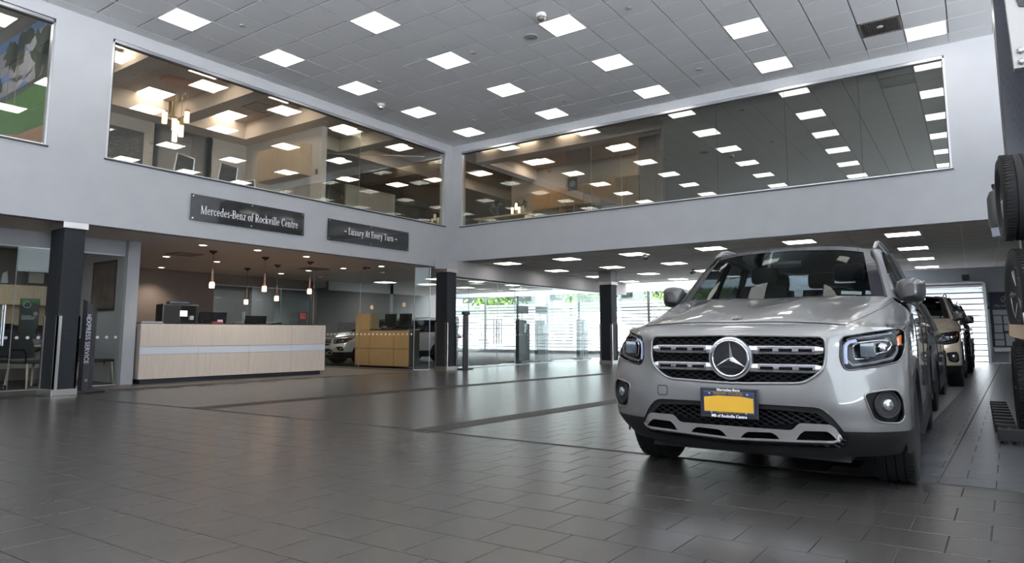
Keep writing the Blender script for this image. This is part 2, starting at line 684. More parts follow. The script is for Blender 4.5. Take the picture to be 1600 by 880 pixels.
upper_window('window_1', 'x', YA, *W0, [0.0, 1.43, 2.86], 'upper left window with a golf course mural behind it')
upper_window('window_2', 'x', YA, *W1, [6.2, 7.63, 9.07, 10.47, 11.94], 'long upper window above the two black signs')
upper_window('window_3', 'y', XB, *WB, [1.54, 2.88, 4.27, 5.67, 7.06, 8.42, 9.83], 'long upper window across the back wall')

# ---- low ceilings
lowA = struct('ceiling_lobby', MB().box(XR, 16.6, YA + .2, 22, ZLA + .012, ZLA + .2), LOWG, 'low ceiling over the reception desk', 'ceiling')
part('ceiling_sheet', MB().box(XR, 16.6, YA + .2, 22, ZLA, ZLA + .012), mat('lobby_ceiling', (.80, .73, .68), .9), lowA)
lowB = struct('ceiling_drive', MB().box(XB + .2, 24.0, YR, YA + .2, ZLB + .012, ZLB + .25), LOWG, 'low ceiling of square tiles over the line of cars', 'ceiling')
BS = .6333
bl = MB()
g = BS / 2 - .007
for z, k in ((.012, 1), (0, 1)):
    pass
bproto = MB().box(-g, g, -g, g, 0, .012)
BM = bproto.mesh('ceiling_tile', LOWC)
BX, BY = 14.95, 1.05
cells = []
blights = []
for m in range(-2, 15):
    for n in range(-9, 17):
        x, y = BX + m * BS * 1.045, BY + n * BS
        if x - g < XB + .2 or x + g > 24.0 or y + g > YA + .15 or y - g < YR:
            continue
        if m % 4 == 0 and n % 3 == 0 and y > .5:
            blights.append((x, y, ZLB))
            continue
        cells.append((x, y, ZLB))
ordered, nvis = rank(cells)
for c in ordered[:240]:
    instance('ceiling_tile', BM, lowB, c)
b = MB()
for c in ordered[240:]:
    b.add([(v[0] + c[0], v[1] + c[1], v[2] + c[2]) for v in bproto.v], bproto.f)
b.box(XB + .2, XB + .3, YR, YA, ZLB, ZLB + .012)
part('tile_field', b, LOWC, lowB, kind='stuff')
for (x, y, z), lab in zip(blights, place_labels(blights, 'light panel of the low ceiling over the cars, {} row in, {} from the left', 0, 0, False, True)):
    troffer(x, y, z, lab, 'light panels over the line of cars')
struct('ceiling_end', MB().box(24.02, XE + .2, 3.0, 22, 3.40, 3.42), translucent('added_skylight', (.93, .95, .97), .8), 'unseen frosted strip added to let daylight onto the end wall', 'ceiling')  # translucent strip added so the sky brightens the wall below it
struct('ceiling_sales', MB().box(16.6, 24, YA + .2, 22, 2.75, 2.9), MATS['lobby_ceiling'], 'low ceiling of the sales hall behind the glass', 'ceiling')

# ---- upper floors
struct('floor_upper', MB().box(XR, 24, YA + .2, 22, 2.92, 3.15).box(XB + .2, 24, YR, YA + .2, 3.15, 3.2), mat('upper_carpet', (.10, .09, .085), .9), 'floor of the upper offices', 'floor')
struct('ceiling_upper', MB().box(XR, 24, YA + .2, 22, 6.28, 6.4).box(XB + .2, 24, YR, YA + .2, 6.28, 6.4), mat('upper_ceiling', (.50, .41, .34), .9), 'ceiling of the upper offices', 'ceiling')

# ---- end wall with striped glazing and the roller door
ew = MB()
ew.box(XE, XE + .2, YR, -.27, 0, 3.4).box(XE, XE + .2, 2.60, 5.6, 0, 3.4).box(XE, XE + .2, -.27, 2.6, 2.40, 3.4)
ew.box(XE, XE + .2, 5.6, 22, 2.68, 3.4).box(XE, XE + .2, 5.6, 22, 0, .16)
struct('wall_end', ew, mat('end_wall_white', (.55, .60, .66), .6), 'pale end wall with the roller door and glazing', 'wall')
DF = mat('door_rail_dark', (.025, .027, .03), .4)
SLAT = translucent('frosted_panel', (.95, .97, .98), .85)
door = struct('door_1', MB().box(XE - .02, XE + .05, -.35, -.27, 0, 2.46).box(XE - .02, XE + .05, 2.6, 2.68, 0, 2.46).box(XE - .04, XE + .06, -.35, 2.68, 2.40, 2.47), ALU, 'wide roller door of frosted panels at the far end of the lane', 'door')
nb = 13
for k in range(nb):
    z0 = .03 + k * (2.37 / nb)
    part('frosted_panel', MB().box(XE + .03, XE + .045, -.27, 2.6, z0 + .018, z0 + 2.37 / nb - .012), SLAT, door)
    part('rail', MB().box(XE + .01, XE + .06, -.27, 2.6, z0 - .012, z0 + .018), DF, door)
part('door_motor', MB().box(XE - .2, XE - .02, .05, .25, 2.62, 2.8), DARKFR, door)
part('roller_housing', MB().box(XE - .25, XE, -.3, 2.7, 2.50, 2.56).box(XE - .28, XE - .02, -.35, -.27, 0, 2.5), ALU, door)
win = struct('window_4', MB().box(XE - .03, XE + .06, 5.6, 21.9, .12, .17).box(XE - .03, XE + .06, 5.6, 21.9, 2.66, 2.71), ALU, 'striped glazing along the end wall looking onto the street', 'window')
GL = glass('outside_glass', (.95, .97, .97), .0, .6, 1.4)
FILM = translucent('frosted_film', (.95, .97, .985), .88)
ys = [5.6, 7.5, 9.45, 11.1, 12.75, 14.4, 16.05, 17.7, 19.6, 21.9]
for q, (a, b_) in enumerate(zip(ys[:-1], ys[1:])):
    part('mullion', MB().box(XE - .04, XE + .05, b_ - .035, b_ + .035, .16, 2.68), ALU if q % 2 else DF, win)
    part('pane', MB().box(XE + .02, XE + .028, a + .03, b_ - .03, .17, 2.67), GL, win)
    for k in range(15):
        z0 = .20 + k * .142
        part('frosted_band', MB().box(XE + .008, XE + .014, a + .04, b_ - .04, z0, z0 + .098), FILM, win)

# ---- columns
CST = mat('column_stone', (.012, .014, .018), .6, spec=.25, noise=.25, nscale=30)
for nm, (x0, x1, y0, y1), zt, lab in (
        ('column', (4.40, 4.70, 11.56, 12.05), ZLA, 'dark square column with steel cap in front of the glazed office'),
        ('column', (13.05, 13.42, 11.12, 11.50), 2.62, 'dark square column with steel cap under the inner corner'),
        ('column', (18.7, 19.1, 9.25, 9.65), 2.55, 'dark column with steel base near the striped glazing')):
    c = thing(nm, lab, 'column', ((x0 + x1) / 2, (y0 + y1) / 2, 0))
    c['kind'] = 'structure'
    part('shaft', MB().bbox(x0, x1, y0, y1, .08, zt - .09, .008), CST, c)
    part('cap', MB().bbox(x0 - .03, x1 + .03, y0 - .03, y1 + .03, zt - .10, zt + (.0 if zt > 2.65 else .0), .006), BRUSHED, c)
    part('base', MB().bbox(x0 - .03, x1 + .03, y0 - .03, y1 + .03, 0, .10, .006), BRUSHED, c)
    for cx, cy in ((x0, y0), (x1, y0), (x0, y1)):
        part('corner_guard', MB().box(cx - .012, cx + .055 if cx == x0 else cx + .012, cy - .012, cy + .012, .1, 1.22).box(cx - .012, cx + .012, cy - .012 if cy == y0 else cy - .035, cy + (.035 if cy == y0 else .012), .1, 1.22), BRUSHED, c)
    if zt < 2.65:
        part('neck', MB().box(x0 - .02, x1 + .02, y0 - .02, y1 + .02, zt, ZLB), WHITE, c)

struct('ceiling_lane_end', MB().box(24.02, XE + .2, YR, 3.0, 3.40, 3.5), WHITE, 'white ceiling strip over the roller door', 'ceiling')
struct('wall_outer', MB().box(XR, XE, 22, 22.2, -.05, 6.4).box(XR - .2, XR, YA, 22.2, -.05, 6.4).box(24, 24.2, YR, 22, ZLB + .2, 6.4).box(XB + .2, 24, YR - .2, YR, 3.2, 6.4), mat('outer_wall', (.17, .165, .165), .8), 'dark outer walls behind the rooms', 'wall')
struct('roof', MB().box(XR - .2, 24.2, YR - .2, 22.2, 6.42, 6.6), mat('roof_grey', (.2, .2, .2), .9), 'flat roof over the building', 'roof')
# ------------------------------------------------------------------ glazed partitions and rooms
GREYW = mat('grey_wall', (.42, .42, .43), .7)
BROWNW = mat('brown_wall', (.19, .15, .13), .7, noise=.05, nscale=4)
DARKBR = mat('dark_brown_wall', (.05, .04, .034), .8)
TANW = mat('tan_wall', (.30, .26, .22), .8)


def glass_run(name, label, runs, parent=None, dots=None, top=None, joint=.012):
    """upright glass panels; runs [(a, b, z0, z1)] each a pane"""
    (ax, ay), (bx_, by_), z0, z1 = runs[0]
    t_ = thing(name, label, 'glass wall', ((ax + runs[-1][1][0]) / 2, (ay + runs[-1][1][1]) / 2, 0))
    t_['kind'] = 'structure'
    for a, b_, z0, z1 in runs:
        part('pane', MB().wall(a, b_, z0, z1, .012), PGLASS, t_)
        d = (Vector(b_) - Vector(a)).normalized() * .006
        part('joint', MB().wall((b_[0] - d.x, b_[1] - d.y), (b_[0] + d.x, b_[1] + d.y), z0, z1, .014), ALU, t_)
        if dots:
            n = max(2, int((Vector(b_) - Vector(a)).length / .15))
            mb = MB()
            for k in range(n):
                p = Vector(a).lerp(Vector(b_), (k + .5) / n)
                u = (Vector(b_) - Vector(a)).normalized()
                nn = Vector((u.y, -u.x)) * .003
                ring = [(p.x + nn.x + u.x * .028 * math.cos(s), p.y + nn.y + u.y * .028 * math.cos(s), dots + .028 * math.sin(s)) for s in np.linspace(0, 2 * math.pi, 9)[:-1]]
                mb.add(ring, [tuple(range(8))])
            part('etched_dots', mb, mat('etched_dot', (.6, .62, .64), .8), t_, kind='stuff')
    a, b_ = runs[0][0], runs[-1][1]
    if top:
        part('head_rail', MB().wall(a, b_, runs[0][3], runs[0][3] + top, .05), ALU, t_)
    part('floor_rail', MB().wall(a, b_, max(.003, runs[0][2] - .018), runs[0][2], .03), ALU, t_)
    return t_


def pull_handle(parent, a, z0, z1, n):
    """pair of upright bars on glass at point a; n is the outward normal"""
    mb = MB()
    for s in (1, -1):
        p = Vector((*a, 0)) + Vector((*n, 0)) * (.05 * s)
        mb.tube([(p.x, p.y, z0), (p.x, p.y, z1)], .014, 8)
    for z in (z0 + .1, z1 - .1):
        mb.tube([(a[0] + n[0] * .05, a[1] + n[1] * .05, z), (a[0] - n[0] * .05, a[1] - n[1] * .05, z)], .008, 6)
    part('pull_handle', mb, ALU, parent)


# glazed office on the left
OY = 13.12
struct('wall_office', MB().box(XR, 6.04, OY, OY + .15, 2.42, ZLA), WHITE, 'white header over the glazed office left of the reception desk', 'wall')
struct('wall_office_pier', MB().box(6.04, 6.26, OY - .12, OY + .12, .003, ZLA), WHITE, 'white pier between the glazed office and the reception desk', 'wall')
struct('wall_office_side', MB().box(6.26, 6.40, 13.72, 18.2, .003, ZLA).box(6.20, 6.26, OY + .12, 13.76, .003, ZLA), WHITE, 'side wall between the left office and the lobby', 'wall')
g = glass_run('glass_partition', 'clear glass front of the left office with dotted band', [((1.6, OY), (3.1, OY), .02, 2.40), ((3.1, OY), (4.33, OY), .02, 2.40), ((4.33, OY), (6.04, OY), .02, 2.40)], dots=.88, top=.025)
pull_handle(g, (4.20, OY), .75, 1.42, (0, -1))
struct('wall_office_back', MB().box(XR, 6.26, 16.2, 16.35, .003, ZLA), mat('office_wall', (.20, .185, .17), .8), 'taupe back wall of the left office', 'wall')
# lobby back wall and the glazed office behind the desk
struct('wall_lobby', MB().box(6.40, 10.9, 18.2, 18.35, .003, ZLA).box(10.9, 14.5, 18.2, 18.3, 2.38, ZLA).box(14.4, 14.56, 18.1, 18.3, .003, 2.45), BROWNW, 'brown wall behind the reception desk', 'wall')
g = glass_run('glass_partition', 'glazed office front behind the pendant lamps', [((10.9, 18.2), (12.0, 18.2), .02, 2.36), ((12.0, 18.2), (13.2, 18.2), .02, 2.36), ((13.2, 18.2), (14.4, 18.2), .02, 2.36)], top=.03)
pull_handle(g, (11.9, 18.2), .9, 1.6, (0, -1))
# glass between lobby and sales hall
glass_run('glass_partition', 'frameless glass wall between the lobby and the sales hall', [((12.72, 17.9), (12.72, 16.0), .02, ZLA - .02), ((12.72, 16.0), (12.72, 14.0), .02, ZLA - .02), ((12.72, 14.0), (12.72, 11.95), .02, ZLA - .02)], dots=.92)
glass_run('glass_partition', 'narrow glass panel left of the corner column', [((12.72, 11.93), (13.05, 11.70), .02, ZLA - .02)])
# glass along the drive, behind the corner column
g = glass_run('glass_partition', 'long frameless glass wall in front of the striped glazing', [((13.45, 11.42), (14.3, 11.40), .02, 2.40), ((14.3, 11.40), (15.62, 11.38), .02, 2.40), ((15.62, 11.38), (16.5, 11.37), .02, 2.40), ((16.5, 11.37), (18.6, 11.34), .02, 2.40), ((18.6, 11.34), (20.6, 11.30), .02, 2.40), ((20.6, 11.30), (23.6, 11.24), .02, 2.40)], dots=.90, top=.02)
pull_handle(g, (15.5, 11.38), .62, 1.33, (0, -1))
pull_handle(g, (15.75, 11.38), .62, 1.33, (0, -1))
struct('trim_1', MB().box(13.4, 24.0, 11.20, 11.50, 2.44, ZLB), mat('bulkhead_grey', (.34, .33, .33), .7), 'grey bulkhead above the long glass wall', 'trim')

# ------------------------------------------------------------------ upper left meeting room (behind window_2)
UF, UC, US = 3.15, 6.28, 5.86
ub = MB()
ub.box(4.2, 7.72, 15.5, 15.65, UF, 6.3).box(8.95, 10.0, 15.5, 15.65, UF, 6.3).box(7.6, 7.72, 15.5, 16.3, UF, 6.3).box(8.95, 9.05, 15.5, 16.3, UF, 6.3).box(7.6, 9.05, 16.3, 16.4, UF, 6.3)
struct('wall_meeting', ub, mat('meeting_wall', (.56, .53, .49), .8), 'pale walls of the upper meeting room', 'wall')
struct('wall_meeting_side', MB().box(10.0, 10.15, 12.45, 15.65, UF, 6.3), MATS['meeting_wall'], 'pale side wall with the oak cabinet in the meeting room', 'wall')
struct('wall_mural', MB().box(4.25, 4.4, YA + .2, 17, UF, 6.3).box(XR, 4.4, 15.2, 15.35, UF, 6.3), GREYW, 'walls around the golf mural room', 'wall')
# tray ceiling: beams across the room and a soffit at the back
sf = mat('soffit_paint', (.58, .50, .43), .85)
for k, (x0, x1) in enumerate(((5.65, 6.02), (7.78, 8.15))):
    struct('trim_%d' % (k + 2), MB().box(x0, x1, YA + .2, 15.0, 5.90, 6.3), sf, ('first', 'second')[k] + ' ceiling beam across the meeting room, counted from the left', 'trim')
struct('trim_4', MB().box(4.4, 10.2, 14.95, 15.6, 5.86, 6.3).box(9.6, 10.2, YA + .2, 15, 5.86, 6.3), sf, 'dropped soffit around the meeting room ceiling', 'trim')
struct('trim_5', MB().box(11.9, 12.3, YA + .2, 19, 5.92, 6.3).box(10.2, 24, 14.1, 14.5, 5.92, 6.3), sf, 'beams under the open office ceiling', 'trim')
PTS = ((7.18, 14.68), (8.98, 14.68), (7.18, 12.55), (5.4, 12.55), (8.98, 12.55), (5.1, 14.4))
for (x, y), lab in zip(PTS, place_labels(PTS, 'warm meeting room light panel, {} column from left, {} row from glass', 0, 0)):
    troffer(x, y, UC, lab, 'light panels of the meeting room', m=DIFFW)
PTS = ((11.25, 13.25), (13.15, 13.25), (13.1, 15.6), (14.6, 14.95), (16.9, 16.8), (11.25, 15.8), (15.3, 17.6), (13.2, 18.2), (17.3, 13.3))
for (x, y), lab in zip(PTS, place_labels(PTS, 'open office light panel, {} column from left, {} row from glass', 0, 0)):
    troffer(x, y, UC, lab, 'light panels of the open office', m=DIFFW)
PTS = ((17.1, 8.0), (17.1, 11.0), (19.1, 8.0), (18.5, 11.0), (19.0, 10.4), (15.2, 11.2), (15.1, 8.6), (15.1, 9.9), (21.0, 9.5), (21, 11.4))
for (x, y), lab in zip(PTS, place_labels(PTS, 'upper back office light panel, {} row from glass, {} from right', 0, 0)):
    troffer(x, y, UC, lab, 'light panels of the back office', m=DIFFW)
struct('wall_open_office', MB().box(10.2, 24, 19.3, 19.45, UF, 6.3), DARKBR, 'dark far wall of the open office', 'wall')
struct('wall_back_office', MB().box(17.95, 18.1, 7.1, 12.5, UF, 6.3).box(16.4, 18.1, 5.67, 7.2, UF, 6.3), TANW, 'tan walls of the upper back office', 'wall')
struct('wall_back_office_side', MB().box(14.2, 18.1, 5.58, 5.67, UF, 6.3), mat('office_side_brown', (.13, .11, .095), .8), 'brown side wall between the back office and the dark glass', 'wall')
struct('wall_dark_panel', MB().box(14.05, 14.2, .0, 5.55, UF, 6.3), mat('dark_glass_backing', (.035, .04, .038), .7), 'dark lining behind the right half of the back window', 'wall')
struct('trim_6', MB().box(15.0, 15.4, 5.7, 11.7, 5.92, 6.3).box(15.4, 18, 11.5, 11.8, 5.92, 6.3), sf, 'beam across the upper back office', 'trim')
glass_run('glass_partition', 'inner glass partition of the upper back office', [((15.7, 9.1), (15.7, 8.3), 3.2, 6.0), ((15.7, 8.3), (15.7, 7.4), 3.2, 6.0), ((15.7, 7.4), (16.3, 7.2), 3.22, 6.0)])
glass_run('glass_partition', 'glass side partition of the open office', [((10.15, 12.45), (11.6, 12.9), 3.2, 6.2), ((11.6, 12.9), (11.6, 15.0), 3.2, 6.2)])
# ------------------------------------------------------------------ cars
PAINT = mat('car_paint', (0.15, 0.148, 0.147), 0.40, 0.35, coat=1.0)
BLACKP = mat('car_black_plastic', (0.012, 0.012, 0.013), 0.5, spec=.3)
CLAD = mat('car_cladding', (0.012, 0.012, 0.013), 0.6, spec=.25)
GLOSSB = mat('car_gloss_black', (0.008, 0.008, 0.01), 0.06, coat=0.6)
CHROME = mat('car_chrome', (0.62, 0.62, 0.64), 0.07, 1.0)
SATIN = mat('car_satin_silver', (0.42, 0.42, 0.44), 0.28, 0.9)
RUBBER = mat('tyre_rubber', (0.010, 0.010, 0.0105), 0.75, spec=.3)
RIM = mat('car_rim_alloy', (0.45, 0.45, 0.47), 0.22, 1.0)
CARGLASS = glass('car_glass', (0.34, 0.37, 0.37), 0.0, .12, 1.22)
DARKGLASS = glass('car_dark_glass', (0.16, 0.18, 0.19), 0.03, 1.0, 1.55)
LENS = glass('lamp_cover_glass', (0.93, 0.94, 0.96), 0.0, .12, 1.2)
LAMPDARK = mat('lamp_housing', (0.008, 0.008, 0.009), 0.3)
CABIN = mat('cabin_trim', (0.012, 0.012, 0.013), 0.7)
SEATM = mat('seat_leather', (0.02, 0.02, 0.021), 0.5)
AMBER = mat('amber_reflector', (0.55, 0.13, 0.02), 0.15, coat=0.5)
REDL = mat('tail_lamp', (0.35, 0.01, 0.01), 0.1, coat=0.5)
DRL = mat('daytime_lamp', (0.42, 0.45, 0.58), 0.15, coat=0.5)
STEEL = mat('brake_steel', (0.35, 0.34, 0.33), 0.4, 1.0)


def clean_poly(pts):
    return [tuple(p) for p in pts]


def resample(poly, step):
    P = np.array(poly + [poly[0]], float)
    out = []
    for a, b in zip(P[:-1], P[1:]):
        k = max(1, int(round(np.linalg.norm(b - a) / step)))
        out += [a + (b - a) * i / k for i in range(k)]
    return np.array(out)


def rounded(poly, r=0.02, k=4):
    """polygon with its corners rounded"""
    n = len(poly)
    out = []
    for i in range(n):
        a, b, c = np.array(poly[i - 1], float), np.array(poly[i], float), np.array(poly[(i + 1) % n], float)
        d1, d2 = np.linalg.norm(a - b), np.linalg.norm(c - b)
        q = min(r, d1 * .45, d2 * .45)
        p1, p2 = b + (a - b) / d1 * q, b + (c - b) / d2 * q
        for t in np.arange(k + 1) / k:
            out.append(tuple((1 - t) ** 2 * p1 + 2 * t * (1 - t) * b + t * t * p2))
    return out


def inside(poly, y, z):
    y, z = np.asarray(y), np.asarray(z)
    r = np.zeros(y.shape, bool)
    n = len(poly)
    for i in range(n):
        y1, z1 = poly[i]
        y2, z2 = poly[(i + 1) % n]
        c = ((z1 > z) != (z2 > z)) & (y < (y2 - y1) * (z - z1) / ((z2 - z1) if z2 != z1 else 1e-9) + y1)
        r ^= c
    return r


def nearest_on(poly, p):
    best = None
    n = len(poly)
    for i in range(n):
        a, b = np.array(poly[i]), np.array(poly[(i + 1) % n])
        d = b - a
        t = max(0, min(1, np.dot(p - a, d) / max(1e-12, np.dot(d, d))))
        q = a + d * t
        e = np.dot(p - q, p - q)
        if best is None or e < best[0]:
            best = (e, q)
    return best[1]


def mir(poly):
    return [(-y, z) for y, z in poly][::-1]


def full(half):
    """closed symmetric outline from the half outline that runs from y=0 top to y=0 bottom"""
    return list(half) + [(-y, z) for y, z in half[::-1] if abs(y) > 1e-6]


SHELL_ROWS = [
    (.24, [.13, .135, .16, .21, .29, .42, .58], [0, .25, .46, .58, .70, .80, .85], .855),
    (.32, [.07, .075, .095, .14, .21, .33, .50], [0, .25, .48, .60, .73, .84, .885], .892),
    (.385, [.035, .04, .055, .085, .155, .27, .40], [0, .25, .48, .60, .735, .855, .905], .912),
    (.46, [.015, .02, .035, .065, .14, .25, .36], [0, .25, .48, .60, .735, .855, .905], .917),
    (.54, [.0, .005, .02, .05, .125, .235, .33], [0, .25, .48, .60, .735, .855, .905], .918),
    (.62, [.0, .005, .022, .058, .122, .225, .32], [0, .25, .48, .60, .735, .855, .905], .918),
    (.70, [.015, .018, .03, .07, .14, .25, .35], [0, .25, .48, .60, .735, .855, .905], .917),
    (.78, [.02, .022, .035, .09, .17, .28, .40], [0, .25, .48, .60, .735, .855, .905], .917),
    (.86, [.025, .03, .045, .098, .19, .32, .46], [0, .25, .48, .60, .735, .855, .905], .915),
    (.93, [.04, .045, .06, .10, .21, .365, .52], [0, .25, .48, .60, .73, .85, .900], .910),
    (.97, [.07, .075, .09, .12, .235, .395, .55], [0, .25, .47, .595, .715, .835, .893], .903)]
TOPX = [.12, .13, .14, .165, .25, .40, .56, .80, 1.10, 1.43, 2.2, 3.0, 3.7, 4.2, 4.46, 4.58, 4.60]
TOPY = [0, .25, .46, .59, .70, .82, .885, .893, .897, .897, .895, .895, .89, .87, .80, .5, 0]
TOPZ = [1.0, 1.0, .997, .99, .985, .98, .967, 1.0, 1.03, 1.085, 1.11, 1.12, 1.13, 1.14, 1.15, 1.15, 1.15]
SIDEX = [.72, 1.02, 1.43, 2.2, 3.0, 3.7, 4.2, 4.49, 4.61, 4.63]
NM, NN = 16, 6


def shell_half():
    rows = []
    for z, xs, ys, sy in SHELL_ROWS:
        row = []
        for c in range(17):
            zz = z if z <= .54 else .54 + (z - .54) * (TOPZ[c] - .54) / .46
            if c < 7:
                row.append((xs[c], ys[c], zz))
            else:
                y = [sy, sy, sy, sy, sy, sy, sy - .012, sy - .09, .55, 0][c - 7]
                row.append((SIDEX[c - 7], y, zz))
        rows.append(row)
    rows.append([(TOPX[c], TOPY[c], TOPZ[c]) for c in range(17)])
    return np.array(rows)


_half = shell_half()
_net = np.concatenate([_half[:, :0:-1] * np.array([1, -1, 1]), _half], 1)
SHELL = cr(_net, NN, NM)                      # dense rows x columns
_mid = SHELL.shape[1] // 2
_FS = SHELL[:, _mid - 6 * NM:_mid + 6 * NM + 1].reshape(-1, 3)


def sx(y, z):
    d = (_FS[:, 1] - y) ** 2 + (_FS[:, 2] - z) ** 2
    i = np.argpartition(d, 4)[:4]
    w = 1 / (d[i] + 1e-7)
    return float((w * _FS[i, 0]).sum() / w.sum())


def onshell(y, z, off=0.0):
    """point on the front of the body, off metres in front of it"""
    x = sx(y, z)
    if off:
        gy = (sx(y + .02, z) - sx(y - .02, z)) / .04
        gz = (sx(y, z + .02) - sx(y, z - .02)) / .04
        n = np.array([-1, gy, gz])
        n /= np.linalg.norm(n)
        return (x + n[0] * off, y + n[1] * off, z + n[2] * off)
    return (x, y, z)


def rings_patch(poly, off, step=.03, rings=4, thick=0.0, centre=None):
    """a plate that follows the front of the body inside an outline"""
    o = resample(poly, step)
    c = np.array(centre) if centre is not None else o.mean(0)
    mb = MB()
    L = []
    if thick:
        L.append([tuple(np.array(onshell(y, z, off)) + np.array([thick, 0, 0])) for y, z in o])
    for k in range(rings):
        L.append([onshell(*(c + (p - c) * (1 - k / rings)), off) for p in o])
    n = len(o)
    mb.loft(L, True, False)
    base = (len(L) - 1) * n
    mb.v.append(onshell(*c, off))
    mb.f += [(base + i, base + (i + 1) % n, len(mb.v) - 1) for i in range(n)]
    return mb


def flat_patch(poly, x, thick=0.0, step=.05):
    """upright flat plate at depth x"""
    o = resample(poly, step)
    if thick:
        return MB().prism([(x, y, z) for y, z in o], [(x + thick, y, z) for y, z in o])
    return MB().add([(x, y, z) for y, z in o], [tuple(range(len(o)))])


def rim_wall(poly, depth, step=.02):
    o = resample(poly, step)
    a = [onshell(y, z) for y, z in o]
    return MB().loft([a, [(p[0] + depth, p[1] * (1 - .02 * (abs(p[1]) > .6)), p[2]) for p in a]], True, False)


def outline_tube(poly, off, r, step=.02, n=6):
    o = resample(poly, step)
    p = [onshell(y, z, off) for y, z in o]
    return MB().tube(p + [p[0]], r, n)


# outlines on the nose, as (y, z)
GRILLE = full(rounded([(0, .935), (.518, .93), (.527, .85), (.514, .745), (.405, .658), (0, .645)], .045)[5:-5])
GRILLE = full([(0, .935)] + [p for p in rounded([(0, .936), (.519, .928), (.528, .85), (.514, .742), (.408, .660), (0, .645)], .05) if p[0] > .02] + [(0, .645)])
HEADL = rounded([(.600, .925), (.74, .952), (.868, .975), (.893, .95), (.896, .86), (.875, .785), (.76, .757), (.615, .735), (.590, .80)], .03)
FOG = rounded([(.698, .610), (.78, .628), (.858, .632), (.884, .575), (.884, .480), (.862, .442), (.775, .448), (.738, .468)], .028)
INTAKE = full([(0, .533)] + [p for p in rounded([(0, .533), (.49, .528), (.555, .46), (.607, .372), (.60, .30), (0, .27)], .04) if p[0] > .02] + [(0, .27)])
CHR = full([(0, .392)] + [p for p in rounded([(0, .392), (.315, .392), (.372, .436), (.53, .436), (.588, .362), (.56, .33), (0, .305)], .022) if p[0] > .02] + [(0, .305)])
AX = (.93, 3.76)
WZ, WR = .352, .352


